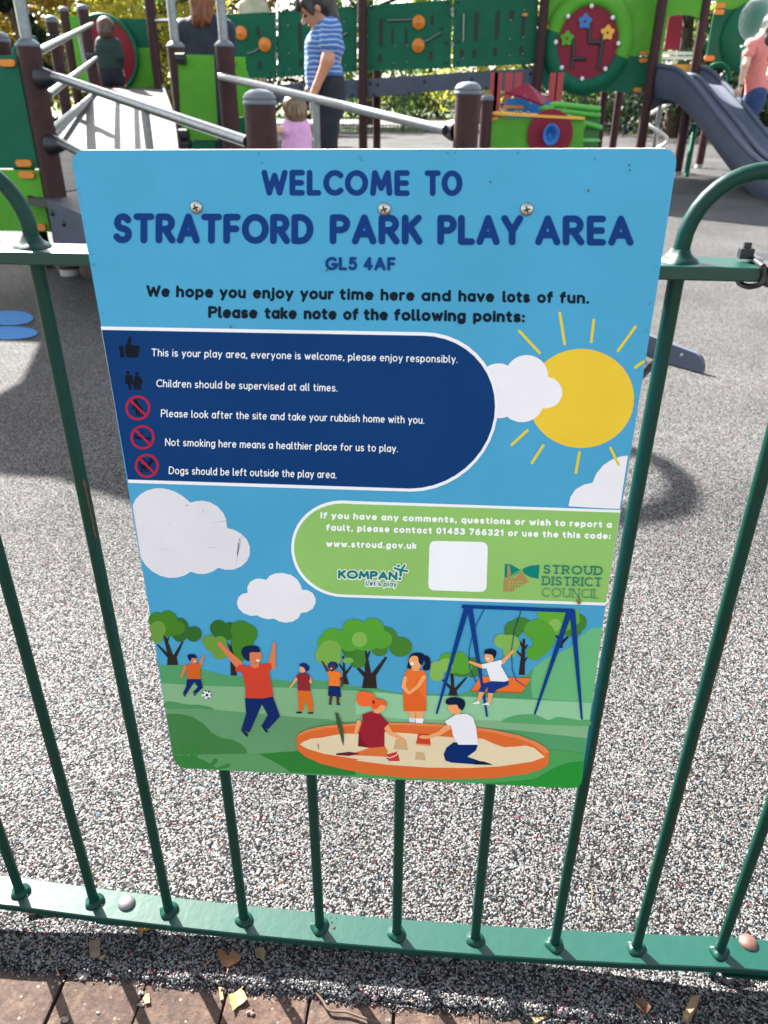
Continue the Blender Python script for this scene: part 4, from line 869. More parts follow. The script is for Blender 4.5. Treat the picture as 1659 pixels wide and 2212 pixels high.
# canopy and hoop over the landing: unseen, shaped to throw shade beside the sign
SHV = np.array([SH[0]/math.tan(SUN_EL), SH[1]/math.tan(SUN_EL)])
def lift(px, z): g = gr(*px); return np.array([g[0]-SHV[0]*z, g[1]-SHV[1]*z, z])
b = MB(); P = [lift(p, 2.70) for p in ((-420, 880), (0, 862), (52, 832), (72, 790), (92, 742), (150, 715), (300, 660), (600, 760), (940, 850), (1030, 950), (1040, 1050), (940, 1150), (700, 1160), (300, 1093), (120, 1035), (-420, 1000))]
b.plate(P, .04, (0, 0, 1), LG); b.build('shade_canopy', ramp)
b = MB(); b.tube(bez([lift(p, 2.69) for p in ((960, 900), (1150, 925), (1320, 965), (1409, 990), (1452, 1018), (1476, 1055), (1464, 1088), (1425, 1105), (1330, 1118), (1150, 1120), (960, 1110))], 6), .036, STEEL, 12); b.build('canopy_hoop', ramp)

# --- left play tower, mostly outside the frame
lt = thing('play_tower', 'two tone green panelled play tower cut by the left edge of the photo', 'play tower', (-2.9, 4.0, 0))
x1 = -2.277; zt, zm, zb = at(43, 120, 3.93)[2], at(80, 366, 3.93)[2], at(100, 501, 3.93)[2]
b = MB(); b.box((x1-.65, 3.94, (zt+zm)/2+.002), (1.3, .02, zt-zm-.004), DG, bev=.004); p = b.build('dark_panel', lt)
oval(p, 19, 136, 17, 8, 3.928); oval(p, 54, 352, 17, 7.5, 3.928)
b = MB(); b.box((x1-.65, 3.94, (zb+zm)/2-.002), (1.3, .02, zm-zb-.004), LG, bev=.004); p = b.build('light_panel', lt); oval(p, 60, 377, 17, 7.5, 3.928); oval(p, 87, 490, 15, 7, 3.928)
post(lt, at(3, 120, 4.2)[0], 4.2, 0, at(3, 83, 4.2)[2]); post(lt, -3.65, 4.0, 0, 2.7, cap=False); post(lt, -3.65, 5.4, 0, 2.7, cap=False)
b = MB(); b.tube(bez([at(34, 125, 4.1), at(36, 108, 4.1), at(45, 93, 4.1), at(62, 87, 4.1), at(78, 88, 4.1)], 8), .022, DG, 12); b.build('handle', lt)
b = MB(); P = [lift(p, 2.72) for p in ((-480, 528), (330, 535), (330, 690), (140, 742), (0, 737), (-480, 722))]; b.plate(P, .03, (0, 0, 1), DG); b.build('roof', lt)  # unseen roof, outline traced back from the shade wanted on the left ground

# --- bridge with green barriers
YB = 11.6
br = thing('play_bridge', 'sloping play bridge with long dark green barrier panels and grey beam', 'play bridge', (*at(783, 200, YB)[:2], 0))
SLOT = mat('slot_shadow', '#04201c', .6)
def barrier(px): return pxplate(br, 'barrier_panel', px, YB, .022, DG, LG)
P_ = [barrier([(455, 33), (596.5, 25), (597.5, 167), (500, 171)]), barrier([(599.5, 25), (772, 13), (771, 155), (600.5, 167)]), barrier([(794, 11), (976.5, -1), (974, 147), (793, 153)]), barrier([(980, -1), (1164, -13), (1157, 138), (977.5, 146.5)])]
def C2(x, y): return ((800+x*.6028)/1.8228, y*.6028/1.8228)
def C3(x, y): return ((1700+x*.42194)/1.8228, y*.42194/1.8228)
def C4(x, y): return ((2300+x*.43641)/1.8228, y*.43641/1.8228)
for pn, cv, x, y, hw, hh in ((0, C2, 360, 205, 12, 33), (0, C2, 370, 425, 13, 30), (1, C2, 633, 247, 14, 95), (1, C2, 636, 414, 13, 30), (2, C2, 1161, 213, 15, 95), (2, C2, 1156, 385, 13, 30), (2, C2, 1497, 133, 13, 36), (2, C2, 1487, 366, 13, 32), (3, C3, 415, 250, 23, 135), (3, C3, 612, 237, 23, 138), (3, C3, 855, 240, 20, 120), (3, C3, 280, 495, 22, 42), (3, C3, 395, 497, 20, 44), (3, C3, 590, 484, 20, 44), (3, C3, 836, 465, 20, 40), (3, C3, 745, 142, 22, 50), (2, C2, 1325, 240, 10, 60), (2, C2, 1237, 240, 9, 50)):
    X, Y = cv(x, y); k = .3307 if cv is C2 else .2315
    oval(P_[pn], X, Y, hw*k, hh*k, YB-.001, SLOT, 'slot', .002)
for pn, cv, x, y in ((0, C2, 248, 217), (0, C2, 405, 292), (2, C2, 1408, 147), (2, C2, 1405, 298)):
    X, Y = cv(x, y); c = at(X, Y, YB); b = MB(); b.lathe(c, [(.086, 0), (.086, .03), (.075, .042), (.02, .046), (.018, .052), (0, .052)], OG, 24, ((1, 0, 0), (0, 0, 1), (0, -1, 0))); b.build('orange_knob', P_[pn])
for pn, pts in ((2, [C2(1203, 133), C2(1375, 127)]), (2, [C2(1440, 274), C2(1480, 258), C2(1515, 232), C2(1550, 215)]), (0, [C2(290, 350), C2(320, 343), C2(350, 328), C2(378, 308)]), (3, [C3(298, 128), C3(293, 390)]), (0, [C2(190, 212), C2(290, 200)]), (1, [C2(908, 236), C2(942, 214)])):
    b = MB(); b.tube([at(*p, YB-.02) for p in pts], .014, STEEL, 8); b.build('slide_rod', P_[pn])
X, Y = C3(870, 138); oval(P_[3], X, Y, 6, 3.5, YB-.003, OG, 'orange_plug')
for pn, cv, L in ((1, C2, ((553, 170), (922, 143), (925, 322), (930, 430), (565, 455), (560, 348))), (2, C2, ((1253, 304), (1330, 298), (1245, 412), (1328, 406), (1010, 310))), (3, C3, ((730, 365), (855, 350), (725, 522), (848, 505), (290, 548), (735, 190), (865, 95)))):
    for x, y in L: bolt(P_[pn], at(*cv(x, y), YB-.004), .016, STEEL)
for x, ys_ in ((598, (44, 58, 117, 125)), (977, (21, 31, 96))):
    for y in ys_: 
        q = at(x, y, YB-.015); b = MB(); b.tube([q-np.array([0, 0, .02]), q+np.array([0, 0, .02])], .03, STEEL, 10); b.build('hinge', br)
for x, y in ((585, 28), (610, 27), (763, 17), (803, 15), (966, 4), (990, 3), (585, 158), (611, 156), (762, 146), (804, 143), (963, 136), (990, 135), (1150, 129), (964, 92), (990, 90), (1000, 60), (955, 61)): bolt(br, at(x, y, YB-.006), .018)
bm_ = pxplate(br, 'side_beam', [(470, 191), (594, 183), (770, 172), (987, 157), (1154, 147), (1152, 193), (968, 195.5), (770, 212), (588, 224), (480, 232)], YB-.05, .06, STR)
for x, y in ((650, 188), (740, 183), (800, 180), (816, 183), (884, 201), (917, 176), (808, 205), (1019, 171), (1050, 190), (1123, 163), (1146, 159), (760, 206), (600, 213)): bolt(bm_, at(x, y, YB-.052), .022)
b = MB(); A_, B_ = at(470, 193, YB), at(1154, 149, YB); b.plate([A_, B_, B_+np.array([0, 1.1, 0]), A_+np.array([0, 1.1, 0])], .05, (0, 0, 1), DECK); b.build('walkway', br)
q = at(783, 100, YB-.1); post(br, q[0], q[1], 0, 3.6, .062, cap=False)
b = MB(); P = [lift(p, 3.62) for p in ((1200, 384), (1440, 384), (1700, 400), (1900, 425), (1900, 525), (1659, 491), (1430, 466), (1200, 452))]; b.plate(P, .03, (0, 0, 1), DG); b.build('roof', br)  # unseen roof, added to throw the dark band on the ground at right
for x, Y in ((814, 12.7), (530, 11.8)):
    q = at(x, 200, Y); post(br, q[0], q[1], 0, 1.5 if x > 700 else 1.0, .06, cap=False)
# --- tower with flower panel, doorway and slide
tw = thing('play_tower', 'tall play tower with red flower disc in a green panel', 'play tower', (*at(1400, 300, 11.5)[:2], 0))
q = at(1166, 120, 11.5); post(tw, q[0], q[1], 0, 3.0, .062, cap=False)
t1 = at(1404, 180, 11.35); post(tw, t1[0], t1[1], 0, 3.0, .066, cap=False); t2 = at(1511, 90, 11.4); post(tw, t2[0], t2[1], 0, 3.0, .06, cap=False)
for x, y, Y in ((1300, 250, 12.7), (1332, 250, 13.2), (1398, 240, 13.3), (1470, 320, 11.15), (1515, 330, 12.45)):
    g = at(x, y, Y); post(tw, g[0], g[1], 0.06, at(x, 195, Y)[2] if x < 1420 else (1.0 if x < 1500 else .7), .058, cap=False, foot=True)
p = pxplate(tw, 'flower_panel', [(1177, -15), (1435, -15), (1415, 121), (1270, 121), (1270, 66), (1168, 66)], 11.6, .025, LG)
p2_ = pxplate(tw, 'lower_panel', [(1168, 67), (1269.5, 67), (1269.5, 122), (1414, 122), (1406, 186), (1392, 197.5), (1186, 197), (1168, 184), (1160, 152)], 11.6, .025, DG)
c = at(1269.5, 93, 11.57); AX = ((1, 0, 0), (0, 0, 1), (0, -1, 0)); sz = .41/.39
def half_ring(a0, a1, m, name):
    b = MB(); prof = [(.585, 0), (.565, .03), (.52, .055), (.46, .062), (.41, .05), (.395, .01)]; n = 28; vs = []; fs = []
    for k in range(n+1):
        a = a0+(a1-a0)*k/n
        for r, h in prof: vs.append((c[0]+r*math.cos(a), c[1]-h, c[2]+r*sz*math.sin(a)))
    m_ = len(prof)
    for k in range(n):
        for j in range(m_-1): fs.append((k*m_+j, (k+1)*m_+j, (k+1)*m_+j+1, k*m_+j+1))
    b.add(vs, fs, m, True); return b.build(name, p)
half_ring(R(-18), R(165), LG, 'disc_rim'); half_ring(R(165), R(342), DG, 'disc_rim')
b = MB(); b.plate([c+np.array([.40*math.cos(t), -.012, .40*sz*math.sin(t)]) for t in np.linspace(0, 2*math.pi, 48, endpoint=False)], .012, (0, -1, 0), RED); rd = b.build('red_disc', p)
for x, y in ((1278, 13), (1227, 35), (1200.7, 91), (1213.4, 146), (1257.4, 170), (1307.6, 149), (1323.6, 38), (1336, 94)): bolt(p, at(x, y, 11.505), .028, WHT)
TRACK = mat('track_dark', '#2a2a30', .5, var=.3, vscale=60)
b = MB()
for pts in ([(1274, 50), (1272, 92), (1301, 92)], [(1303, 72), (1300, 95), (1292, 150)], [(1238, 86), (1238, 125), (1234, 148)], [(1238, 127), (1266, 127)]):
    for i in range(len(pts)-1): b.tube([at(*pts[i], 11.553+.0007*i), at(*pts[i+1], 11.553+.0007*i)], .026, TRACK, 8)
b.build('flower_track', rd)
for x, y, m in ((1264, 46, BLU), (1224.8, 83, LG), (1312.6, 70.6, YEL)):
    cc = at(x, y, 11.53); b = MB(); pts = []
    for k in range(60):
        a = 2*math.pi*k/60; r = .078*(1+.17*math.cos(5*a-1.57)); pts.append(cc+np.array([r*math.cos(a), 0, r*math.sin(a)]))
    b.plate(pts, .025, (0, -1, 0), m); f_ = b.build('flower', rd); b = MB(); b.ball(cc-np.array([0, .003, 0]), (.016, .008, .016), RED, 10); b.build('flower_centre', f_)
for x, y in ((1176, 58), (1175, 73.5), (1163, 185), (1256.7, 191), (1391, 115), (1389, 130.5), (1377, 194)): oval(tw, x, y, 9, 4.6, 11.565)
q = pxplate(tw, 'doorway_panel', [(1437, -12), (1538, -12), (1535, 6), (1511, 146), (1502.4, 146), (1518, 46), (1510, 40), (1501, 36), (1489, 33), (1477, 32), (1465, 32.3), (1455, 33.5), (1444, 37), (1427, 143), (1421, 200), (1408, 207), (1411, 190)], 11.38, .03, LG)
pxplate(tw, 'rear_panel', [(1448, 20), (1477, 20), (1468, 108), (1434, 108)], 12.6, .02, RED); pxplate(tw, 'white_slat', [(1429, 111), (1505, 112), (1504, 119), (1428, 118)], 12.3, .02, WHT); pxplate(tw, 'white_slat', [(1427, 121), (1503, 122), (1502, 129), (1426, 128)], 12.3, .02, WHT)
pxplate(tw, 'yellow_panel', [(1425, 138), (1497, 140), (1492, 170), (1424, 168)], 11.5, .02, YEL)
q = pxplate(tw, 'side_panel', [(1548, -12), (1640, -10), (1636, 20), (1544, 18)], 11.75, .02, LG); q = pxplate(tw, 'side_panel', [(1543.5, 19.5), (1636, 21.5), (1622, 133), (1524, 131)], 11.75, .02, DG)
cc = at(1613, 68, 11.7); b = MB(); b.ball(cc+np.array([.09, .03, -.06]), (.40, .10, .42), DG, 28); b.build('window_bubble', q)
for x, y in ((1555, 12), (1553, 26), (1532, 126)): oval(tw, x, y, 11, 6, 11.735)
b = MB(); b.tube(bez([at(1530, 152, 12.2), at(1543, 141, 12.2), at(1560, 141, 12.2), at(1572, 153, 12.2), at(1576, 175, 12.2)], 6), .035, DG, 10); b.build('tunnel_rim', tw)
b = MB(); x0_ = at(1427, 225, 11.9); b.tube([at(1427, 222, 11.9), at(1411, 330, 11.9)], .03, STEEL, 12)
hc = at(1420, 270, 11.9); b.tube([(hc[0]+.17*math.cos(a), hc[1]+.17*math.sin(a), hc[2]+.32-a*.085) for a in np.linspace(-.4, 2*math.pi*1.35, 50)], .022, mat('white_steel', '#e3e4e6', .35), 10); b.build('spiral_climber', tw)
# slide: two lanes, three lips, swept down to the right
def slide():
    b = MB()
    lips = [[(1411, 165, 11.4), (1417, 143, 11.35), (1437, 143, 11.2), (1468, 152, 11.0), (1512, 195, 10.55), (1560, 258, 9.95), (1610, 318, 9.25), (1650, 352, 8.6), (1720, 385, 7.9), (1790, 400, 7.3)],
            [(1474, 180, 11.45), (1475, 165, 11.4), (1489, 161, 11.3), (1513, 171, 11.1), (1549, 213, 10.65), (1597, 270, 10.05), (1637, 321, 9.35), (1672, 347, 8.7), (1745, 375, 8.0), (1815, 388, 7.4)],
            [(1500, 158, 11.5), (1503, 146, 11.45), (1525, 148, 11.35), (1549, 164, 11.15), (1597, 214, 10.7), (1655, 285, 10.1), (1705, 335, 9.4), (1745, 357, 8.75), (1800, 372, 8.1), (1860, 380, 7.5)]]
    L = [bez([at(*p) for p in l], 5) for l in lips]; n = min(map(len, L))
    top = []; fl = []; fr = []; un = []
    for i in range(n):
        a, m, c = L[0][i], L[1][i], L[2][i]; dep = np.array([0, 0, -min(.09, .03+.02*i)]); hh = np.array([0, 0, -(.36+.03*math.sin(math.pi*i/n))])
        def lane(p, q):
            return [p+(q-p)*t+dep*max(0, math.sin(math.pi*min(1, max(0, (t-.03)/.94))))**.8 for t in np.linspace(0, 1, 11)]
        top.append(lane(a, m)+lane(m, c)[1:])
        lf_ = [a+hh*t+np.array([-.03*math.sin(math.pi*t)+.05*t*t, .0, 0]) for t in np.linspace(0, 1, 8)]; rf = [c+hh*t for t in np.linspace(0, 1, 5)]
        fl.append(lf_); fr.append(rf); un.append([lf_[-1], (a+c)/2+hh*.95, rf[-1]])
    for S_ in (top, fl, fr, un):
        k = len(S_[0]); vs = [p for s in S_ for p in s]
        b.add(vs, [(i*k+j, (i+1)*k+j, (i+1)*k+j+1, i*k+j+1) for i in range(n-1) for j in range(k-1)], SLG, True)
    b.add(fl[0]+[un[0][1]]+fr[0][::-1]+top[0][::-1][1:-1], [tuple(range(len(fl[0])+1+len(fr[0])+len(top[0])-2))], SLG)
    b.add(fl[-1]+[un[-1][1]]+fr[-1][::-1]+top[-1][::-1][1:-1], [tuple(range(len(fl[-1])+1+len(fr[-1])+len(top[-1])-2))], SLG)
    for l in L: b.tube([p+np.array([0, 0, -.004]) for p in l[:n]], .030, SLG, 12)
    return b.build('slide', tw)
slide()
b = MB(); g = gr(1482, 382); b.tube([at(1502, 270, 11.3), (g[0], g[1], 0)], .035, DG, 10); b.build('slide_leg', tw)
# --- play counter
pc = thing('play_counter', 'low light green play counter with yellow top and blue funnel in a red disc', 'play counter', (*at(1160, 300, 8.5)[:2], 0))
q = at(1050, 260, 8.35); post(pc, q[0], q[1], 0, at(1050, 212, 8.35)[2], .062)
p = pxplate(pc, 'front_panel', [(1062, 252), (1262, 260), (1255, 400), (1052, 400)], 8.5, .03, LG); oval(p, 1068, 256, 8, 4, 8.49)
b = MB(); P = [at(1062, 242, 8.45), at(1264, 253, 8.45)]; b.plate([P[0], P[1], P[1]+np.array([-.05, .5, 0]), P[0]+np.array([.1, .5, 0])], .025, (0, 0, 1), YEL); b.build('counter_top', pc)
c = at(1188, 290, 8.46); b = MB(); b.plate([c+np.array([.235*math.cos(t), 0, .235*math.sin(t)]) for t in np.linspace(0, 2*math.pi, 40, endpoint=False)], .02, (0, -1, 0), RED); rd = b.build('red_disc', pc)
b = MB(); b.lathe(c-np.array([0, .0, 0]), [(.045, .02), (.055, .05), (.075, .12), (.085, .13), (.07, .13), (.04, .06), (0, .05)], BLU, 20, ((1, 0, 0), (0, 0, 1.25), (0, -1, 0))); b.build('funnel', rd)
for x, y in ((1082, 238), (1093, 238), (1116, 241), (1125, 242), (1142, 244), (1200, 248), (1232, 250)): q = at(x, y+3, 8.5); b = MB(); b.ball(q+np.array([0, .05, .012]), .016, STEEL, 8); b.build('stud', pc)
b = MB(); b.tube(bez([at(1030, 340, 8.7), at(1019, 290, 8.7), at(1022, 235, 8.7), at(1034, 207, 8.7), at(1048, 200, 8.7)], 8), .02, STEEL, 10); b.build('grab_rail', pc)
# --- little play house behind the counter
ph = thing('play_house', 'small blue play house with a tilted red roof behind the counter', 'play house', (*at(1130, 240, 9.6)[:2], 0))
pxplate(ph, 'blue_wall', [(1092, 214), (1145, 208), (1150, 330), (1094, 330)], 9.5, .03, BLU); pxplate(ph, 'side_wall', [(1146, 212), (1212, 222), (1206, 330), (1150, 330)], 9.7, .03, BLU)
b = MB(); P = [at(1092, 199, 9.2), at(1140, 179, 9.3), at(1184, 214, 9.2), at(1172, 226, 9.0), at(1128, 208, 9.0)]; b.plate(P, .05, (0, -1, .4), RED); b.build('red_roof', ph)
q = at(1110, 231, 9.48); b = MB(); b.box(q, (.22, .05, .03), OG); b.build('orange_ledge', ph)
for x in (1095, 1115, 1190, 1203, 1072, 1064):
    q = at(x, 230, 10.4); b = MB(); b.box((q[0], 10.4, .6), (.09, .04, 1.2), mat('red_slat', '#a03338', .5)); b.build('red_slat', ph)
gb = thing('play_table', 'bright green play table with curved slats beside the counter', 'play table', (*at(1230, 280, 9.0)[:2], 0))
GS = mat('bright_green_plastic', '#4ca23d', .4)
for x0, y0, x1_, y1 in ((1166, 231, 1297, 236), (1170, 244, 1297, 250), (1250, 272, 1300, 277)):
    b = MB(); A_ = at(x0, y0, 9.1); B_ = at(x1_, y1, 9.1); b.tube(bez([A_, A_+(B_-A_)*.2+np.array([0, 0, -.01]), A_+(B_-A_)*.25+np.array([0, 0, .03]), B_], 6), .028, GS, 8); b.build('slat', gb)
pxplate(gb, 'side_panel', [(1180, 250), (1297, 252), (1290, 345), (1180, 345)], 9.2, .03, mat('deep_green_plastic', '#2f6a33', .45))
c = at(1255, 306, 8.9); b = MB(); b.lathe((c[0], c[1], c[2]), [(0, 0), (.2, 0), (.21, .015), (.19, .03), (0, .03)], GS, 24); b.tube([(c[0], c[1], 0), (c[0], c[1], c[2])], .03, STEEL, 10); b.build('seat', gb)
# ------------------------------------------------------------------ people: one smooth surface grown round tapered limbs
def sdf_mesh(prims, res, k=.03):
    lo = np.full(3, 1e9); hi = -lo
    for p in prims:
        r = max(p['ra'], p['rb'])*max(p['sq'])+.04
        for e in (p['a'], p['b']): lo = np.minimum(lo, e-r); hi = np.maximum(hi, e+r)
    ax = [np.arange(lo[i], hi[i]+res, res) for i in range(3)]; sh = tuple(len(a) for a in ax)
    F = np.full(sh, 1e3, np.float32)
    for p in prims:
        sq = np.array(p['sq']); r = max(p['ra'], p['rb'])*max(sq)+.09
        l = np.minimum(p['a'], p['b'])-r; h = np.maximum(p['a'], p['b'])+r
        s = tuple(slice(max(0, int((l[i]-lo[i])/res)), min(sh[i], int((h[i]-lo[i])/res)+2)) for i in range(3))
        X, Y, Z = np.meshgrid(*[ax[i][s[i]] for i in range(3)], indexing='ij')
        P = np.stack([X, Y, Z], -1); c = (p['a']+p['b'])/2
        q = (P-c)/sq; a = (p['a']-c)/sq; b = (p['b']-c)/sq; ab = b-a
        t = np.clip(((q-a)@ab)/(ab@ab+1e-12), 0, 1); d = (np.linalg.norm(q-a-t[..., None]*ab, axis=-1)-(p['ra']+(p['rb']-p['ra'])*t))*sq.min()
        G = F[s]; kk = p.get('k', k); hh = np.clip(.5+.5*(d-G)/kk, 0, 1); F[s] = d*(1-hh)+G*hh-kk*hh*(1-hh)
    S = F < 0; cell = np.zeros(tuple(n-1 for n in sh), int); corners = [(i, j, l) for i in (0, 1) for j in (0, 1) for l in (0, 1)]
    sub = lambda A, c: A[c[0]:sh[0]-1+c[0], c[1]:sh[1]-1+c[1], c[2]:sh[2]-1+c[2]]
    for c in corners: cell += sub(S, c)
    act = (cell > 0) & (cell < 8); idx = -np.ones(act.shape, int); idx[act] = np.arange(act.sum())
    pos = np.zeros((act.sum(), 3)); cnt = np.zeros(act.sum()); base = np.argwhere(act)
    for a in corners:
        for d in range(3):
            if a[d] == 0:
                e = list(a); e[d] = 1; fa = sub(F, a)[act]; fb = sub(F, e)[act]; x = (fa < 0) != (fb < 0)
                t = np.where(x, fa/(fa-fb+1e-12), 0); pp = base+np.array(a); pp = pp.astype(float); pp[:, d] += t
                pos[x] += pp[x]; cnt[x] += 1
    V = lo+pos/cnt[:, None]*res; faces = []
    for d in range(3):
        o = [i for i in range(3) if i != d]; sl0 = [slice(1, sh[i]-1) for i in range(3)]; sl1 = list(sl0); sl0[d] = slice(0, sh[d]-1); sl1[d] = slice(1, sh[d])
        x = S[tuple(sl0)] != S[tuple(sl1)]; ids = np.argwhere(x); off = np.array([1, 1, 1]); off[d] = 0; ids = ids+off
        ins = S[tuple(ids.T)]
        def g(u, v):
            q = ids.copy(); q[:, o[0]] -= u; q[:, o[1]] -= v; return idx[tuple(q.T)]
        quad = np.stack([g(1, 1), g(0, 1), g(0, 0), g(1, 0)], 1); fl = ins if d != 1 else ~ins
        quad[~fl] = quad[~fl][:, ::-1]; faces.append(quad)
    return V, np.concatenate(faces)
def cap_(a, b, ra, rb=None, sq=(1, 1, 1), k=None):
    d = dict(a=np.array(a, float), b=np.array(b, float), ra=ra, rb=ra if rb is None else rb, sq=sq)
    if k: d['k'] = k
    return d
def body(name, parent, prims, m, res=.011, k=.03):
    V, Fq = sdf_mesh(prims, res, k); b = MB(); b.add(V, Fq.tolist(), m, True); o = b.build(name, parent)
    return o
def hand(wr, d, n, up, s=1.0, curl=.3):
    """palm and five fingers; d along the hand, n away from the palm's back, up towards the thumb"""
    wr, d, n, up = [np.array(v, float) for v in (wr, d, n, up)]; P = []
    pc_ = wr+d*.045*s; P.append(cap_(wr, pc_, .024*s, .03*s, k=.02))
    for j, (o, L) in enumerate(((.03, .062), (.011, .072), (-.009, .066), (-.028, .05))):
        a = pc_+up*o*s+d*.02*s; b = a+(d*(1-curl*.4)-n*curl*.5)*L*.55*s; c = b+(d*(1-curl)-n*curl)*L*.5*s
        P += [cap_(a, b, .0105*s, .0098*s, k=.006), cap_(b, c, .0098*s, .008*s, k=.006)]
    a = wr+d*.02*s+up*.025*s; b = a+(up*.7+d*.7)*.035*s; P += [cap_(a, b, .013*s, .011*s, k=.008), cap_(b, b+(d*.9-n*.3)*.03*s, .011*s, .009*s, k=.006)]
    return P
SKIN = mat('skin', '#b98268', .5, var=.06, vscale=12); SKINL = mat('pale_skin', '#d3a48b', .5, var=.05, vscale=12)
def cloth(nm, h, r=.85): return mat(nm, h, r, var=.12, vscale=14, bump=.8, bscale=13, bdist=.02)
def stripe_mat():
    m = mat('striped_jersey', '#5478b4', .85, bump=.7, bscale=12, bdist=.02); t = m.node_tree; b = t.nodes['Principled BSDF']
    tc = t.nodes.new('ShaderNodeTexCoord'); sx = t.nodes.new('ShaderNodeSeparateXYZ'); t.links.new(tc.outputs['Object'], sx.inputs[0])
    n = t.nodes.new('ShaderNodeTexNoise'); n.inputs['Scale'].default_value = 7; t.links.new(tc.outputs['Object'], n.inputs['Vector'])
    ma = t.nodes.new('ShaderNodeMath'); ma.operation = 'MULTIPLY_ADD'; ma.inputs[1].default_value = .05; t.links.new(n.outputs['Fac'], ma.inputs[0]); t.links.new(sx.outputs['Z'], ma.inputs[2])
    m2 = t.nodes.new('ShaderNodeMath'); m2.operation = 'MULTIPLY'; m2.inputs[1].default_value = 2*math.pi/.031; t.links.new(ma.outputs[0], m2.inputs[0])
    s = t.nodes.new('ShaderNodeMath'); s.operation = 'SINE'; t.links.new(m2.outputs[0], s.inputs[0])
    r = t.nodes.new('ShaderNodeValToRGB'); r.color_ramp.interpolation = 'EASE'; e = r.color_ramp.elements; e[0].position = .50; e[0].color = (*lin('#3e65a6'), 1); e[1].position = .8; e[1].color = (*lin('#9db4d2'), 1)
    t.links.new(s.outputs[0], r.inputs['Fac']); t.links.new(r.outputs['Color'], b.inputs['Base Color']); return m
def face(root, hc, fwd, r, m_hair):
    """eyes, brows and mouth on a head of radius r facing fwd"""
    fwd = np.array(fwd, float); fwd /= np.linalg.norm(fwd); sd = np.cross(fwd, (0, 0, 1.)); sd /= np.linalg.norm(sd); up = np.cross(sd, fwd)
    for s in (-1, 1):
        e = hc+fwd*r*.86+sd*s*r*.36+up*r*.02; b = MB(); b.ball(e, r*.1, mat('eye_dark', '#20181a', .25), 8); b.build('eye', root)
        e = e+up*r*.24; b = MB(); b.tube([e-sd*r*.17, e+fwd*r*.04, e+sd*r*.17], r*.035, m_hair, 6); b.build('eyebrow', root)
    e = hc+fwd*r*.9-up*r*.55; b = MB(); b.tube([e-sd*r*.2-fwd*r*.05, e, e+sd*r*.2-fwd*r*.05], r*.05, mat('lip', '#9c4f4c', .5), 6); b.build('mouth', root)
def head(hc, fwd, r):
    fwd = np.array(fwd, float); fwd /= np.linalg.norm(fwd); up = np.array([0, 0, 1.]); up -= fwd*(up@fwd); up /= np.linalg.norm(up); sd = np.cross(fwd, up)
    return [cap_(hc+up*r*.22-fwd*r*.1, hc-up*r*.2, r*.95, r*.8, k=.02), cap_(hc-up*r*.5+fwd*r*.35, hc-up*r*.85+fwd*r*.45, r*.5, r*.33, k=.03),
            cap_(hc+fwd*r*.85+up*r*.05, hc+fwd*r*1.08-up*r*.22, r*.1, r*.16, k=.015), cap_(hc+sd*r*.85, hc+sd*r*.9-up*r*.15, r*.16, r*.12, k=.01), cap_(hc-sd*r*.85, hc-sd*r*.9-up*r*.15, r*.16, r*.12, k=.01)], up, sd, fwd
def hair_mat(nm, a, b_):
    m, t, B, N, L = node_mat(nm); tc = N('ShaderNodeTexCoord'); mp = N('ShaderNodeMapping'); mp.inputs['Scale'].default_value = (1, 1, .16); L(tc.outputs['Object'], mp.inputs[0])
    n = N('ShaderNodeTexNoise'); n.inputs['Scale'].default_value = 90; n.inputs['Detail'].default_value = 4; L(mp.outputs[0], n.inputs['Vector']); r = N('ShaderNodeValToRGB'); e = r.color_ramp.elements
    e[0].position = .36; e[0].color = (*lin(a), 1); e[1].position = .66; e[1].color = (*lin(b_), 1); L(n.outputs['Fac'], r.inputs['Fac']); L(r.outputs['Color'], B.inputs['Base Color']); B.inputs['Roughness'].default_value = .45
    bp = N('ShaderNodeBump'); bp.inputs['Strength'].default_value = .8; bp.inputs['Distance'].default_value = .008; L(n.outputs['Fac'], bp.inputs['Height']); L(bp.outputs['Normal'], B.inputs['Normal']); return m
HBR = hair_mat('dark_brown_hair', '#120d0e', '#33262a'); HAU = hair_mat('auburn_hair', '#4a2214', '#96552f'); HBL = hair_mat('light_brown_hair', '#4c3a2a', '#8f7355'); HBO = hair_mat('brown_hair', '#2c1e17', '#664a38')
Yv = lambda v: np.array([0, v, 0.])
# striped woman, leaning over the rail with her head bowed
Y0 = 5.72
w_ = thing('person', 'woman in blue striped t-shirt and black trousers looking down beside the ramp rail', 'person', (*at(708, 300, Y0)[:2], 0))
hc = at(681, 19, Y0); fw_ = np.array([-.78, -.28, -.52]); hd, up_, sd_, fw_ = head(hc, fw_, .108)
nk = at(706, 52, Y0+.02); ch = at(704, 95, Y0); wa = at(705, 160, Y0); hp = at(706, 196, Y0); shL = at(715, 64, Y0-.17); shR = at(704, 64, Y0+.18)
elL = at(708, 130, Y0-.22); wrL = at(684, 186, Y0-.22); elR = at(690, 128, Y0+.24); wrR = at(672, 180, Y0+.2)
kn = [np.array([hp[0]+.0, Y0-.10, .46]), np.array([hp[0]-.04, Y0+.10, .46])]; an = [np.array([hp[0]+.06, Y0-.10, .08]), np.array([hp[0]-.03, Y0+.10, .08])]
hands = hand(wrL, (-.45, 0, -.9), (.9, 0, -.45), (-.1, .9, 0), 1.0, .45)+hand(wrR, (-.45, 0, -.9), (.9, 0, -.45), (-.1, -.9, 0), 1.0, .45)
bd_ = hd+[cap_(hc-fw_*.02-up_*.06, nk, .05, .058), cap_(nk, ch, .08, .115), cap_(ch, wa, .115, .1), cap_(wa, hp, .105, .13), cap_(shL, elL, .05, .04), cap_(elL, wrL, .041, .027), cap_(shR, elR, .05, .04), cap_(elR, wrR, .041, .027)]+hands
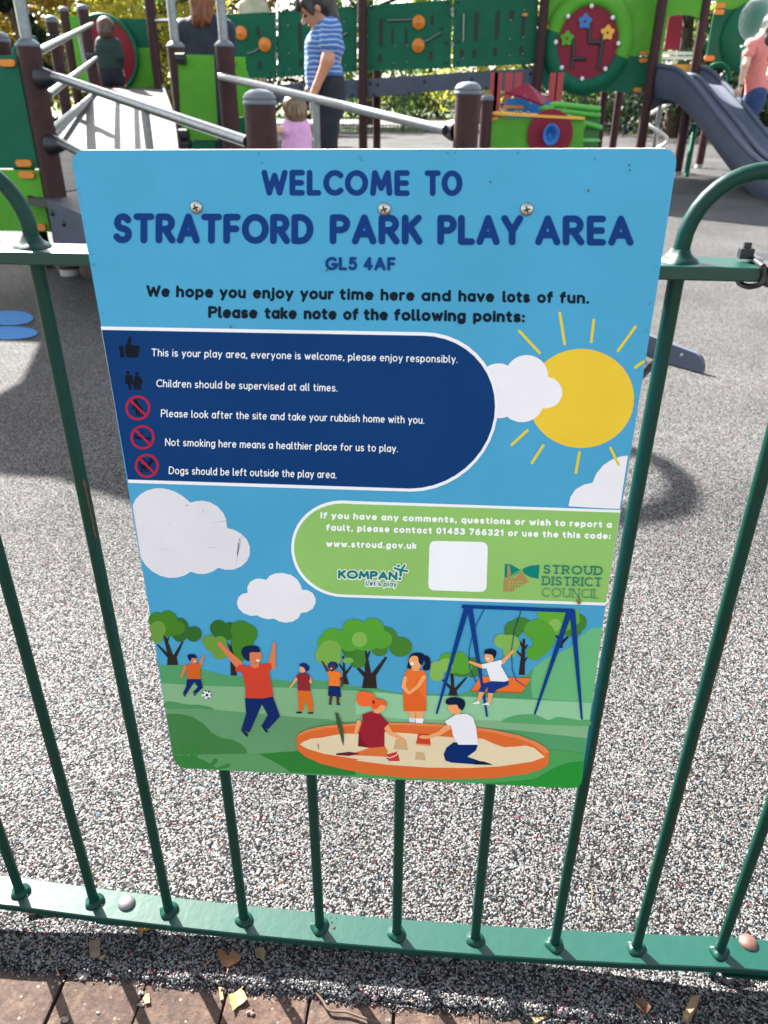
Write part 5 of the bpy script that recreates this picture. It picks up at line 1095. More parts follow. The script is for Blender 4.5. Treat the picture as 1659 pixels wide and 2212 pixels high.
for s in (0, 1): bd_ += [cap_(hp+Yv(-.08+.16*s), kn[s], .085, .058), cap_(kn[s], an[s], .056, .038), cap_(an[s], an[s]+np.array([-.14, 0, -.04]), .04, .032)]
o = body('body', w_, bd_, SKIN)
body('striped_shirt', w_, [cap_(nk-np.array([0, 0, .05]), ch, .1, .135, (1, 1.15, 1)), cap_(ch+np.array([-.03, 0, -.03]), wa+np.array([-.03, 0, .04]), .12, .125, (1, 1.2, 1)), cap_(wa, hp+np.array([-.015, 0, .06]), .12, .135, (1, 1.15, 1)), cap_(shL, shL+(elL-shL)*.48, .068, .07), cap_(shR, shR+(elR-shR)*.48, .068, .07), cap_(shL, shR, .07, .07)], stripe_mat())
tr_ = [cap_(hp+np.array([.01, 0, .03]), hp-np.array([0, 0, .1]), .128, .13, (1, 1.2, 1))]
for s in (0, 1): tr_ += [cap_(hp+Yv(-.08+.16*s), kn[s], .105, .075), cap_(kn[s], an[s]+np.array([0, 0, .03]), .075, .06)]
body('black_trousers', w_, tr_, cloth('black_cloth', '#1a1c26'))
for s in (0, 1):
    body('shoe', w_, [cap_(an[s]+np.array([.03, 0, -.035]), an[s]+np.array([-.17, 0, -.045]), .047, .036, (1, 1, .9))], cloth('black_shoe', '#202126', .6), .012)
hr = [cap_(hc+up_*.045-fw_*.035, hc-fw_*.05+up_*.0, .112, .105, k=.03), cap_(hc+up_*.09+fw_*.05, hc+up_*.06+fw_*.09+sd_*.03, .05, .03), cap_(hc-fw_*.08, at(717, 42, Y0), .075, .05), cap_(at(717, 42, Y0), at(724, 72, Y0), .048, .022), cap_(hc+fw_*.06+up_*.07+sd_*.07, hc+fw_*.05-up_*.01+sd_*.1, .03, .015), cap_(hc+fw_*.06+up_*.07-sd_*.07, hc+fw_*.05-up_*.01-sd_*.1, .03, .015)]
body('hair', w_, hr, HBR, .010); face(w_, hc, fw_, .108, HBR)
# long haired woman seen from behind
Y0 = 6.2
w2 = thing('person', 'person with long auburn hair in a navy top seen from behind above a green panel', 'person', (*at(445, 200, Y0)[:2], 0))
hc = at(437, -25, Y0); hd, up_, sd_, fw_ = head(hc, (-.25, 1, -.08), .112); nk = at(440, 38, Y0); ch = at(443, 90, Y0+.02); wa = at(445, 170, Y0); hp = wa-np.array([0, 0, .2]); shL = at(401, 66, Y0); shR = at(487, 66, Y0)
elL = at(394, 145, Y0+.05); elR = at(497, 145, Y0+.05); wrL = elL+np.array([.03, .22, -.05]); wrR = elR+np.array([-.03, .22, -.05])
bd_ = hd+[cap_(hc-up_*.06, nk, .052, .06), cap_(nk, ch, .08, .11), cap_(ch, wa, .12, .11), cap_(wa, hp, .12, .14), cap_(shL, elL, .052, .042), cap_(elL, wrL, .042, .028), cap_(shR, elR, .052, .042), cap_(elR, wrR, .042, .028)]+hand(wrL, (0, 1, 0), (0, 0, 1), (1, 0, 0))+hand(wrR, (0, 1, 0), (0, 0, 1), (-1, 0, 0))
for s in (-1, 1): bd_ += [cap_(hp+np.array([.08*s, 0, 0]), (hp[0]+.09*s, Y0, .45), .09, .06), cap_((hp[0]+.09*s, Y0, .45), (hp[0]+.09*s, Y0, .06), .058, .04), cap_((hp[0]+.09*s, Y0, .045), (hp[0]+.09*s, Y0+.15, .035), .04, .033)]
body('body', w2, bd_, SKIN, .013)
body('navy_top', w2, [cap_(nk-np.array([0, 0, .06]), ch, .11, .14, (1.2, .85, 1)), cap_(ch, wa, .14, .135, (1.25, .85, 1)), cap_(shL, shR, .075), cap_(shL, elL, .07, .062), cap_(shR, elR, .07, .062), cap_(elL, elL+(wrL-elL)*.6, .06, .05), cap_(elR, elR+(wrR-elR)*.6, .06, .05), cap_(wa, hp, .14, .15, (1.2, .9, 1))], cloth('navy_cloth', '#232a38'), .013)
tr_ = []
for s in (-1, 1): tr_ += [cap_(hp+np.array([.08*s, 0, -.02]), (hp[0]+.09*s, Y0, .45), .11, .08), cap_((hp[0]+.09*s, Y0, .45), (hp[0]+.09*s, Y0, .08), .078, .07)]
body('trousers', w2, tr_, cloth('dark_denim', '#262c3c'), .015)
body('hair', w2, [cap_(hc+up_*.03-fw_*.02, hc-fw_*.04-up_*.04, .115, .105), cap_(hc-fw_*.06, at(434, 30, Y0-.1), .098, .07, (1.05, .8, 1)), cap_(at(424, 0, Y0-.1), at(421, 50, Y0-.1), .05, .022, k=.015), cap_(at(438, 10, Y0-.1), at(437, 56, Y0-.1), .045, .018, k=.015), cap_(at(450, 0, Y0-.1), at(452, 46, Y0-.1), .045, .02, k=.015)], HAU, .011)
# boy on the platform, back view
Y0 = 10.35
b_ = thing('person', 'boy in dark green jumper with his back turned in front of a red disc', 'person', (*at(240, 192, Y0)[:2], 1.0))
hc = at(230, 61, Y0); hd, up_, sd_, fw_ = head(hc, (.1, 1, -.1), .095); nk = at(231, 82, Y0); ch = at(233, 100, Y0); hp = at(238, 147, Y0); shL = at(218, 93, Y0); shR = at(251, 95, Y0); elL = at(214, 120, Y0-.03); elR = at(259, 122, Y0-.03); wrL = at(216, 143, Y0+.05); wrR = at(262, 148, Y0+.03)
ft = [np.array([hp[0]-.07, Y0, 1.05]), np.array([hp[0]+.1, Y0, 1.05])]
bd_ = hd+[cap_(hc-up_*.05, nk, .045, .05), cap_(nk, ch, .07, .1), cap_(ch, hp, .1, .1), cap_(shL, elL, .04, .034), cap_(elL, wrL, .034, .024), cap_(shR, elR, .04, .034), cap_(elR, wrR, .034, .024)]+hand(wrL, (0, .2, -1), (0, -1, 0), (1, 0, 0), .8)+hand(wrR, (0, .2, -1), (0, -1, 0), (-1, 0, 0), .8)
for s in (0, 1): bd_ += [cap_(hp+np.array([-.06+.12*s, 0, 0]), ft[s], .075, .04), cap_(ft[s], ft[s]+np.array([0, .13, -.015]), .04, .03)]
body('body', b_, bd_, SKINL, .012)
body('green_jumper', b_, [cap_(nk-np.array([0, 0, .05]), ch, .09, .125, (1.15, .85, 1)), cap_(ch, hp+np.array([0, 0, .02]), .125, .135, (1.15, .85, 1)), cap_(shL, elL, .06, .055), cap_(elL, wrL+np.array([0, 0, .03]), .052, .04), cap_(shR, elR, .06, .055), cap_(elR, wrR+np.array([0, 0, .03]), .052, .04)], cloth('forest_jumper', '#1c3431'), .012)
tr_ = [cap_(hp, hp-np.array([0, 0, .08]), .125, .12, (1.15, .9, 1))]
for s in (0, 1): tr_ += [cap_(hp+np.array([-.06+.12*s, 0, -.03]), ft[s]+np.array([0, 0, .03]), .09, .07)]
body('navy_trousers', b_, tr_, cloth('navy_trouser', '#171b29'), .013)
body('hair', b_, [cap_(hc+up_*.02-fw_*.015, hc-fw_*.03-up_*.04, .106, .095)], HBO, .010)
# toddler in pink
Y0 = 5.35
t_ = thing('person', 'toddler in a pink top with light brown hair in a small bun', 'person', (*at(640, 320, Y0)[:2], 0))
hc = at(634, 238, Y0); hd, up_, sd_, fw_ = head(hc, (-.7, .75, -.1), .075); nk = at(637, 258, Y0); ch = at(640, 280, Y0); hp = at(642, 330, Y0); shL = at(628, 269, Y0-.02); shR = at(655, 271, Y0+.02); elL = at(615, 281, Y0-.06); wrL = at(598, 281, Y0-.10); elR = at(660, 298, Y0); wrR = at(650, 316, Y0+.1)
bd_ = hd+[cap_(hc-up_*.05, nk, .035, .038), cap_(nk, ch, .042, .055), cap_(ch, hp, .06, .07), cap_(shL, elL, .032, .028), cap_(elL, wrL, .028, .021), cap_(shR, elR, .032, .028), cap_(elR, wrR, .03, .022)]+hand(wrL, (-1, 0, -.1), (0, -1, 0), (0, 0, 1), .62)+hand(wrR, (0, 1, 0), (0, 0, 1), (1, 0, 0), .62)
for s in (-1, 1): bd_ += [cap_(hp+np.array([.045*s, 0, 0]), (hp[0]+.05*s, Y0, .08), .06, .035), cap_((hp[0]+.05*s, Y0, .05), (hp[0]+.05*s-.06, Y0+.05, .035), .035, .03)]
body('body', t_, bd_, SKINL, .009, .02)
body('pink_top', t_, [cap_(nk-np.array([0, 0, .03]), ch, .064, .086, (1.1, 1.05, 1)), cap_(ch, hp+np.array([0, 0, .0]), .09, .108, (1.05, 1, 1)), cap_(shL, elL, .04, .036), cap_(shR, elR, .04, .038), cap_(elR, wrR, .037, .03)], cloth('pink_cloth', '#dba3cf'), .009, .025)
tr_ = [cap_(hp+np.array([.045*s, 0, -.04]), (hp[0]+.05*s, Y0, .1), .075, .05) for s in (-1, 1)]; body('leggings', t_, tr_, cloth('grey_leggings', '#4a4752'), .01)
body('hair', t_, [cap_(hc+up_*.02-fw_*.02, hc-fw_*.03-up_*.02, .083, .076), cap_(at(650, 229, Y0-.02), at(655, 233, Y0-.02), .034, .03, k=.015), cap_(at(622, 228, Y0-.02), at(630, 222, Y0), .03, .035)], HBL, .008)
# woman in salmon t-shirt at the right, holding a clear balloon
Y0 = 10.9
w3 = thing('person', 'woman in salmon pink t-shirt and blue jeans holding a clear balloon', 'person', (*at(1640, 300, Y0)[:2], 0))
hc = at(1663, 58, Y0); hd, up_, sd_, fw_ = head(hc, (-.55, .8, -.08), .108); nk = at(1645, 86, Y0); ch = at(1636, 112, Y0); wa = at(1632, 168, Y0); hp = at(1632, 205, Y0); shL = at(1622, 98, Y0-.16); shR = at(1655, 96, Y0+.15)
elL = at(1611, 140, Y0-.25); wrL = at(1599, 188, Y0-.25); elR = at(1668, 150, Y0+.15); wrR = at(1650, 178, Y0-.05)
bd_ = hd+[cap_(hc-up_*.06, nk, .05, .058), cap_(nk, ch, .08, .11), cap_(ch, wa, .115, .1), cap_(wa, hp, .11, .13), cap_(shL, elL, .05, .04), cap_(elL, wrL, .04, .028), cap_(shR, elR, .05, .04), cap_(elR, wrR, .04, .028)]+hand(wrL, (-.1, 0, -1), (0, -1, 0), (-1, 0, 0), 1, .5)+hand(wrR, (-1, 0, -.3), (0, -1, 0), (0, 0, 1))
kn = [np.array([hp[0]-.1, Y0-.09, .47]), np.array([hp[0]-.02, Y0+.09, .47])]; an = [np.array([hp[0]-.05, Y0-.09, .07]), np.array([hp[0]+.12, Y0+.09, .07])]
for s in (0, 1): bd_ += [cap_(hp+Yv(-.08+.16*s), kn[s], .085, .06), cap_(kn[s], an[s], .058, .04), cap_(an[s], an[s]+np.array([-.15, 0, -.03]), .04, .032)]
body('body', w3, bd_, SKINL, .012)
body('salmon_shirt', w3, [cap_(nk-np.array([0, 0, .05]), ch, .1, .135, (1, 1.15, 1)), cap_(ch+np.array([-.03, 0, 0]), wa, .135, .115, (1, 1.2, 1)), cap_(wa, hp+np.array([0, 0, .06]), .115, .14, (1, 1.1, 1)), cap_(shL, shL+(elL-shL)*.45, .068, .066), cap_(shR, shR+(elR-shR)*.45, .068, .066), cap_(shL, shR, .075)], cloth('salmon_cloth', '#d98078'), .012)
tr_ = [cap_(hp+np.array([0, 0, .02]), hp-np.array([0, 0, .08]), .13, .135, (1, 1.15, 1))]
for s in (0, 1): tr_ += [cap_(hp+Yv(-.08+.16*s), kn[s], .108, .078), cap_(kn[s], an[s]+np.array([0, 0, .03]), .076, .06)]
body('blue_jeans', w3, tr_, cloth('blue_denim', '#2b3f6b'), .013)
body('hair', w3, [cap_(hc+up_*.03-fw_*.03, hc-fw_*.05, .12, .11), cap_(hc-fw_*.09, at(1655, 92, Y0-.08), .085, .05)], HBR, .012); face(w3, hc, fw_, .108, HBR)
b = MB(); b.lathe(wrL+np.array([0, 0, .015]), [(.033, -.012), (.036, 0), (.033, .012)], BLACK, 14); b.build('watch', w3)
gl = bpy.data.materials.new('clear_balloon'); gl.use_nodes = True; B = gl.node_tree.nodes['Principled BSDF']
B.inputs['Base Color'].default_value = (.93, .97, 1, 1); B.inputs['Roughness'].default_value = .04; lw = gl.node_tree.nodes.new('ShaderNodeLayerWeight'); lw.inputs[0].default_value = .35; mr_ = gl.node_tree.nodes.new('ShaderNodeMapRange'); mr_.inputs['To Min'].default_value = .03; mr_.inputs['To Max'].default_value = .28; gl.node_tree.links.new(lw.outputs['Facing'], mr_.inputs['Value']); gl.node_tree.links.new(mr_.outputs[0], B.inputs['Alpha']); B.inputs['Specular IOR Level'].default_value = 1; B.inputs['Coat Weight'].default_value = 1
bl_ = thing('balloon', 'large clear transparent balloon on a stick in front of the pink woman', 'balloon', wrL)
cc = at(1630, 42, Y0-.35); b = MB(); b.ball(cc, (.175, .17, .22), gl, 28); b.build('membrane', bl_)
b = MB(); q = at(1606, 103, Y0-.33); b.lathe(q-np.array([0, 0, .03]), [(.012, 0), (.035, .03), (.04, .05), (.02, .035)], mat('turquoise_cup', '#27a58c', .4), 16); b.build('cup', bl_)
b = MB(); b.tube([q-np.array([0, 0, .03]), wrL+np.array([-.02, -.03, -.06])], .006, WHT, 8); b.build('stick', bl_)
# person in pale top behind the bridge, only the shoulders in frame
Y0 = 12.2
w4 = thing('person', 'blurred person in a beige hooded top standing on the bridge at top', 'person', (*at(545, 60, Y0)[:2], .99))
hc = at(547, -18, Y0); hd, up_, sd_, fw_ = head(hc, (.3, 1, -.1), .1); nk = at(546, 0, Y0); wa = nk-np.array([0, 0, .42]); hp = wa-np.array([0, 0, .14]); shL = nk+np.array([-.15, 0, -.08]); shR = nk+np.array([.15, 0, -.08])
zf = 1.05; bd_ = hd+[cap_(hc-up_*.05, nk, .045, .05), cap_(nk, wa, .09, .1), cap_(wa, hp, .1, .11), cap_(shL, shL+np.array([-.03, .02, -.25]), .045, .036), cap_(shR, shR+np.array([.03, .02, -.25]), .045, .036)]
for s in (-1, 1): bd_ += [cap_(hp+np.array([.07*s, 0, 0]), (hp[0]+.07*s, Y0, zf), .08, .045)]
body('body', w4, bd_, SKINL, .016)
body('beige_hoodie', w4, [cap_(nk-np.array([0, 0, .05]), wa, .13, .14, (1.2, .9, 1)), cap_(nk+np.array([0, -.05, .0]), nk+np.array([0, -.02, -.06]), .08, .09), cap_(shL, shL+np.array([-.03, .02, -.3]), .07, .06), cap_(shR, shR+np.array([.03, .02, -.3]), .07, .06)], cloth('beige_cloth', '#b5a696'), .015)
body('hair', w4, [cap_(hc+up_*.02, hc-fw_*.03, .112, .105)], HBL, .014)
# ------------------------------------------------------------------ trees, hedge, far fence
def leaf_mat(nm, cols):
    m, t, B, N, L = node_mat(nm); at_ = N('ShaderNodeAttribute'); at_.attribute_name = 'tone'
    r = N('ShaderNodeValToRGB'); e = r.color_ramp.elements; e[0].position = 0; e[0].color = (*lin(cols[0]), 1); e[1].position = 1; e[1].color = (*lin(cols[-1]), 1)
    for i, c in enumerate(cols[1:-1]): q = e.new((i+1)/(len(cols)-1)); q.color = (*lin(c), 1)
    L(at_.outputs['Fac'], r.inputs['Fac']); L(r.outputs['Color'], B.inputs['Base Color']); B.inputs['Roughness'].default_value = .55
    tr = N('ShaderNodeBsdfTranslucent'); L(r.outputs['Color'], tr.inputs['Color']); mx = N('ShaderNodeMixShader'); mx.inputs[0].default_value = .55
    out = [n for n in t.nodes if n.type == 'OUTPUT_MATERIAL'][0]; L(B.outputs[0], mx.inputs[1]); L(tr.outputs[0], mx.inputs[2]); L(mx.outputs[0], out.inputs['Surface']); return m
BARK = mat('bark', '#4a3d32', .9, var=.35, vscale=12, bump=.8, bscale=20)
def crown(name, par, clumps, m, n, size):
    rng = RNG; vs = []; fs = []; tone = []
    wt = np.array([c[1]**2 for c in clumps]); wt /= wt.sum()
    for ci in rng.choice(len(clumps), n, p=wt):
        c, r = clumps[ci]; d = rng.normal(size=3); d /= np.linalg.norm(d); p = np.array(c)+d*r*(rng.random()**.4)*np.array([1, 1, .85])
        u = rng.normal(size=3); u /= np.linalg.norm(u); v = np.cross(u, rng.normal(size=3)); v /= np.linalg.norm(v); s = size*(.6+.8*rng.random()); k = len(vs)
        vs += [p-u*s, p+v*s*.45, p+u*s, p-v*s*.45]; fs.append((k, k+1, k+2, k+3)); q = min(1, max(0, (ci*.37) % 1*.6+.4*rng.random())); tone += [q]*4
    b = MB(); b.add(vs, fs, m); o = b.build(name, par); ca = o.data.color_attributes.new('tone', 'FLOAT_COLOR', 'POINT')
    arr = np.ones((len(tone), 4), np.float32); arr[:, :3] = np.array(tone)[:, None]; ca.data.foreach_set('color', arr.ravel()); return o
LM = {'yel': leaf_mat('yellow_green_leaves', ['#4a5a1a', '#7d8828', '#a9a338', '#c0b252']), 'dk': leaf_mat('dark_leaves', ['#0c1711', '#142416', '#21341d', '#3b4f2b']), 'mid': leaf_mat('mid_green_leaves', ['#2a4019', '#4a682a', '#70893a', '#98a550']), 'or': leaf_mat('orange_leaves', ['#4a4a18', '#7a7128', '#9a8a34', '#a8743a'])}
def tree(x, y, h, rw, kind, label, n=5200, base=.25, size=.085, group='trees and shrubs beyond the playground'):
    t = thing('tree', label, 'tree', (x, y, -.03), group)
    b = MB(); tr = [(x, y, -.05), (x+.03, y, h*.3), (x-.05, y+.05, h*.62), (x, y, h*.85)]; b.tube(tr, [.05*h**.8, .04*h**.8, .022*h**.8, .012], BARK, 10)
    cl = []
    for i in range(15):
        a = i*2.4; z = h*(base+(1-base)*((i+.5)/15)); rad = rw*math.sin(math.pi*min(.95, max(.12, (i+2)/17)))**.6*(.55+.3*RNG.random())
        c = np.array([x+math.cos(a)*rad, y+math.sin(a)*rad, z]); cl.append((c, rw*(.30+.16*RNG.random()))); s = np.array([x, y, z-h*.12]); b.tube([s, (s+c)/2+np.array([0, 0, .05]), c], [.02*h**.7, .014*h**.7, .006], BARK, 6)
    b.build('trunk', t); crown('crown', t, cl, LM[kind], n, size); return t
def tx(px, Y): return at(px, 150, Y)[0]
tree(tx(-10, 17), 17, 4.2, 1.7, 'or', 'orange tinged small tree at the far left edge beyond the play tower', 6000)
tree(tx(62, 15.5), 15.5, 4.6, .5, 'dk', 'dark narrow evergreen tree rising behind the left ramp', 7000, .05)
tree(tx(165, 19), 19, 4.6, 1.9, 'yel', 'yellow green tree behind the left ramp posts', 8000, .15)
tree(tx(262, 23), 23, 6.0, 2.2, 'mid', 'mid green bushy tree behind the dark green back panel', 8000, .1)
tree(tx(345, 21), 21, 5.2, 1.8, 'yel', 'yellowing tree behind the steel poles', 8000, .1)
tree(tx(560, 30), 30, 7.0, 3.0, 'dk', 'dark leafy tree behind the person in beige', 7000, .1, .12)
tree(tx(470, 26), 26, 6.0, 1.8, 'or', 'autumn tinted tree behind the long haired person', 6000, .1, .1)
tree(tx(800, 30), 30, 7.0, 3.2, 'mid', 'mid green tree above the left half of the bridge', 7000, .1, .12)
tree(tx(1040, 32), 32, 7.5, 3.6, 'yel', 'sunlit yellow green tree above the right half of the bridge', 7000, .1, .12)
tree(tx(1290, 30), 30, 7.0, 3.2, 'dk', 'dark tree hidden behind the flower panel', 5000, .05, .12)
tree(tx(1470, 22), 22, 6.0, 2.2, 'dk', 'dark tree with bright gaps seen through the tower doorway', 8000, .04, .08)
tree(tx(1600, 24), 24, 6.5, 2.6, 'mid', 'green tree behind the balloon at the right edge', 8000, .04, .1)
tree(tx(1700, 20), 20, 5.0, 2.2, 'dk', 'dark shrub like tree behind the slide at the right edge', 6000, .02, .09)
def shrub(x, y, h, rw, kind, label, n=1800):
    t = thing('shrub', label, 'shrub', (x, y, -.03), 'shrubs along the far path')
    b = MB(); cl = []
    for i in range(9):
        a = i*2.4; c = np.array([x+math.cos(a)*rw*.6, y+math.sin(a)*rw*.4, h*(.3+.5*((i*3) % 9)/9)]); cl.append((c, h*.34)); b.tube([(x, y, -.04), c], [.03, .008], BARK, 6)
    b.build('stem', t); crown('foliage', t, cl, LM[kind], n, .07); return t
for i, (px, Y, h, kind, lb) in enumerate(((660, 38, 1.7, 'yel', 'yellow shrub under the left end of the bridge'), (760, 39, 1.5, 'mid', 'green shrub under the bridge beside the brown post'), (845, 38, 1.9, 'yel', 'straw coloured shrub under the middle of the bridge'), (900, 37.5, 2.0, 'dk', 'dark round bush under the bridge right of the middle'), (955, 38, 2.1, 'dk', 'dark bush under the bridge beside the capped post'), (1040, 36, 1.9, 'dk', 'dark bush behind the grab rail'), (1290, 28, 1.7, 'mid', 'green shrub below the flower panel'), (1350, 27, 1.6, 'mid', 'leafy shrub between the tower posts'), (1430, 27, 1.9, 'dk', 'dark shrub behind the spiral climber'), (1540, 26, 1.8, 'dk', 'dark shrub beneath the slide'), (1640, 25, 1.9, 'dk', 'dark shrub behind the jeans of the pink woman'))):
    shrub(tx(px, Y), Y, h, 1.5, kind, lb, 2600)
ff = thing('far_fence', 'thin dark bow topped fence far behind the bridge', 'fence', (0, 24, 0))
FD = mat('far_fence_paint', '#20332c', .5)
b = MB(); b.box((0, 24, .93), (26, .03, .02), FD); b.box((0, 24, .08), (26, .03, .02), FD); b.build('rail', ff)
first = None
for i in range(100):
    if first is None: b = MB(); b.box((-6.5, 24, .5), (.013, .012, 1.02), FD); first = b.build('bar', ff)
    else: c = first.copy(); COL.objects.link(c); c.parent = ff; c.location.x = i*.105
b = MB()
for i in range(100, 170): b.box((-6.5+i*.105, 24, .5), (.013, .012, 1.02), FD)
bs = b.build('bars', ff); bs['kind'] = 'stuff'
for i in range(7): b = MB(); b.box((-6.55+i*2.52, 24, .56), (.05, .05, 1.14), FD); b.build('fence_post', ff)
b = MB(); vs = []; fs = []
for i in range(9000):
    x = -9+20*RNG.random(); y = 24.3+.8*RNG.random() if i % 3 == 0 else 36+3.2*RNG.random(); h = .05+.09*RNG.random(); a = RNG.random()*3.1; k = len(vs)
    vs += [(x-.012*math.cos(a), y-.012*math.sin(a), -.03), (x+.012*math.cos(a), y+.012*math.sin(a), -.03), (x+.03*RNG.normal(), y+.03*RNG.normal(), h)]; fs.append((k, k+1, k+2))
b.add(vs, fs, mat('grass_blade', '#58722a', .6, var=.3, vscale=3)); tag(b.build('grass'), 'short green grass along the far path', 'grass', kind='stuff')
# ------------------------------------------------------------------ leaves, chips and stones near the fence
def ground_z(p): return 0.0 if p[1] > -.06 else -.0085
def flat(name, px, label, cat, m, th=.0012, curl=.006, group=None, stem=None, veins=False):
    zz = -.0085 if np.mean([gr(*p)[1] for p in px]) < -.062 else 0.001
    P = [gr(*p, zz) for p in px]; c = np.mean(P, 0); b = MB(); n = len(P)
    def up(p): 
        d = p-c; return p+np.array([0, 0, .002+curl*(d[0]*40)**2*.2+curl*abs(math.sin(d[0]*150+d[1]*90))*.5])
    T = [up(p) for p in P]; ct = up(c)+np.array([0, 0, curl*.1])
    b.add([ct]+T+[p-np.array([0, 0, th]) for p in T]+[ct-np.array([0, 0, th])], [(0, 1+i, 1+(i+1) % n) for i in range(n)]+[(2*n+1, n+1+(i+1) % n, n+1+i) for i in range(n)]+[(1+i, n+1+i, n+1+(i+1) % n, 1+(i+1) % n) for i in range(n)], m)
    # face up
    if np.cross(T[1]-T[0], T[2]-T[0])[2] < 0 and False: pass
    t = thing(name, label, cat, c, 'fallen leaves by the fence' if cat == 'leaf' else 'wood chips by the fence'); b.build('blade' if cat == 'leaf' else 'piece', t)
    if stem: b = MB(); b.tube([gr(*p, zz+.004) for p in stem], .0008, m, 6); b.build('stem', t)
    if veins:
        b = MB(); 
        for k in range(0, n, 2): b.tube([ct+np.array([0, 0, .0006]), ct+(T[k]-ct)*.5+np.array([0, 0, .0008]), ct+(T[k]-ct)*.85+np.array([0, 0, .0005])], .0004, mat('leaf_vein', '#8a6a3c', .7), 5)
        b.build('vein', t)
    return t
def L1(x, y): return (x*.6028/1.8228, (3200+y*.6028)/1.8228)
def L2(x, y): return ((900+x*.66305)/1.8228, (3200+y*.66305)/1.8228)
def L3(x, y): return ((1950+x*.6474)/1.8228, (3200+y*.6474)/1.8228)
lf = lambda n, h: mat(n, h, .65, var=.25, vscale=60, bump=.4, bscale=200)
flat('fallen_leaf', [L1(*p) for p in ((850, 722), (888, 738), (905, 728), (950, 735), (1000, 722), (1020, 752), (1048, 776), (1000, 778), (960, 782), (938, 778), (930, 828), (912, 800), (895, 762))], 'curled yellow leaf lying under the bottom rail', 'leaf', lf('yellow_leaf', '#8f6c20'), curl=.014, stem=[L1(850, 722), L1(895, 745)])
flat('fallen_leaf', [L1(*p) for p in ((1425, 905), (1450, 905), (1475, 918), (1497, 945), (1512, 915), (1545, 925), (1578, 945), (1570, 975), (1530, 1000), (1490, 1022), (1455, 1012), (1440, 975), (1425, 940))], 'rust brown notched leaf on the dark rubber strip', 'leaf', lf('rust_leaf', '#704a2b'), curl=.006, stem=[L1(1490, 1018), L1(1482, 1052)])
flat('fallen_leaf', [L1(*p) for p in ((1570, 1163), (1595, 1180), (1600, 1195), (1618, 1228), (1590, 1255), (1555, 1272), (1522, 1310), (1515, 1275), (1500, 1255), (1505, 1235), (1494, 1205), (1530, 1185), (1552, 1175))], 'cream toothed leaf with veins lying on the bricks', 'leaf', lf('cream_leaf', '#86703f'), curl=.006, stem=[L1(1570, 1165), L1(1590, 1130)])
flat('fallen_leaf', [L2(*p) for p in ((165, 812), (205, 808), (222, 835), (214, 870), (205, 885), (190, 872), (172, 868), (158, 848))], 'small tan leaf on the rubber strip right of the rust leaf', 'leaf', lf('tan_leaf', '#6a583c'), curl=.006)
flat('fallen_leaf', [L1(*p) for p in ((950, 1192), (975, 1190), (982, 1248), (950, 1255), (937, 1222))], 'small yellow leaf scrap on the bricks', 'leaf', lf('scrap_leaf', '#a07d42'), curl=.004)
flat('fallen_leaf', [L3(*p) for p in ((850, 1160), (880, 1150), (905, 1175), (940, 1215), (915, 1232), (870, 1225), (845, 1200))], 'shrivelled reddish brown leaf at the right on the rubber', 'leaf', lf('shrivelled_leaf', '#4f311b'), curl=.02, stem=[L3(850, 1160), L3(845, 1090), L3(855, 1040)])
wd = mat('weathered_wood', '#5f5144', .85, var=.3, vscale=90, bump=.6, bscale=120); wl = mat('pale_wood', '#7a6546', .8, var=.25, vscale=90, bump=.6, bscale=120)
for px, m, lb in (([(592, 838), (655, 840), (655, 945), (620, 952), (590, 945), (582, 880)], wd, 'grey weathered wood chip on the rubber strip'), ([(650, 955), (680, 930), (690, 938), (660, 965)], wl, 'tiny pale wood splinter beside the grey chip'), ([(1428, 1145), (1450, 1145), (1462, 1222), (1440, 1232)], wl, 'narrow wood chip left of the cream leaf')):
    flat('wood_chip', [L1(*p) for p in px], lb, 'wood chip', m, th=.004, curl=.001)
flat('wood_chip', [L3(*p) for p in ((205, 1232), (275, 1208), (312, 1250), (245, 1285))], 'square pale wood chip on the brick edge', 'wood chip', wl, th=.005, curl=.001)
c = gr(*L3(1195, 1190)); t = thing('wood_chip', 'stout tan lump of wood at the bottom right', 'wood chip', c, 'wood chips by the fence'); b = MB()
P = [gr(*L3(x, y), .003) for x, y in ((1218, 1120), (1240, 1130), (1232, 1170), (1212, 1215), (1190, 1255), (1165, 1275), (1140, 1262), (1142, 1225), (1165, 1180), (1180, 1140))]; k = len(P); cc = np.mean(P, 0)
top_ = [cc+(p-cc)*(.62+.12*RNG.random())+np.array([0, 0, .009+.004*RNG.random()]) for p in P]; lo_ = [p-np.array([0, 0, .004]) for p in P]
b.add(lo_+[p+np.array([0, 0, .004]) for p in P]+top_, [(r_i*k+q, r_i*k+(q+1) % k, (r_i+1)*k+(q+1) % k, (r_i+1)*k+q) for r_i in range(2) for q in range(k)]+[tuple(range(2*k, 3*k))], lf('lump_wood', '#6b5840')); b.build('piece', t)
peb = mat('pale_pebble', '#77716a', .8, var=.2, vscale=300)
for x, y, r, lb in ((545, 1072, .0085, 'white pebble on the brick by the rubber edge'), (425, 1352, .006, 'white pebble at the bottom edge on the bricks'), (922, 1180, .0045, 'small pebble above the yellow scrap'), (920, 1252, .0048, 'grey pebble below the small pebble'), (642, 1308, .003, 'tiny pale pebble between two shadows'), (1640, 1308, .006, 'pinkish pebble right of the cream leaf')):
    c = gr(*L1(x, y), -.0085); b = MB().ball(c+np.array([0, 0, r*.15]), (r*.9, r*.62, r*.4), mat('pink_pebble', '#684d45', .75) if 'pink' in lb else peb, 10)
    ph = RNG.random(3)*6; b.v = [tuple(c+(np.array(v)-c)*(1+.22*math.sin(3*math.atan2(v[1]-c[1], v[0]-c[0])+ph[0])+.16*math.sin(5*math.atan2(v[1]-c[1], v[0]-c[0])+ph[1]+v[2]*900))) for v in b.v]; b.sm = [False]*len(b.sm)
    t = tag(b.build('pebble', loc=c), lb, 'pebble', 'pebbles on the bricks')
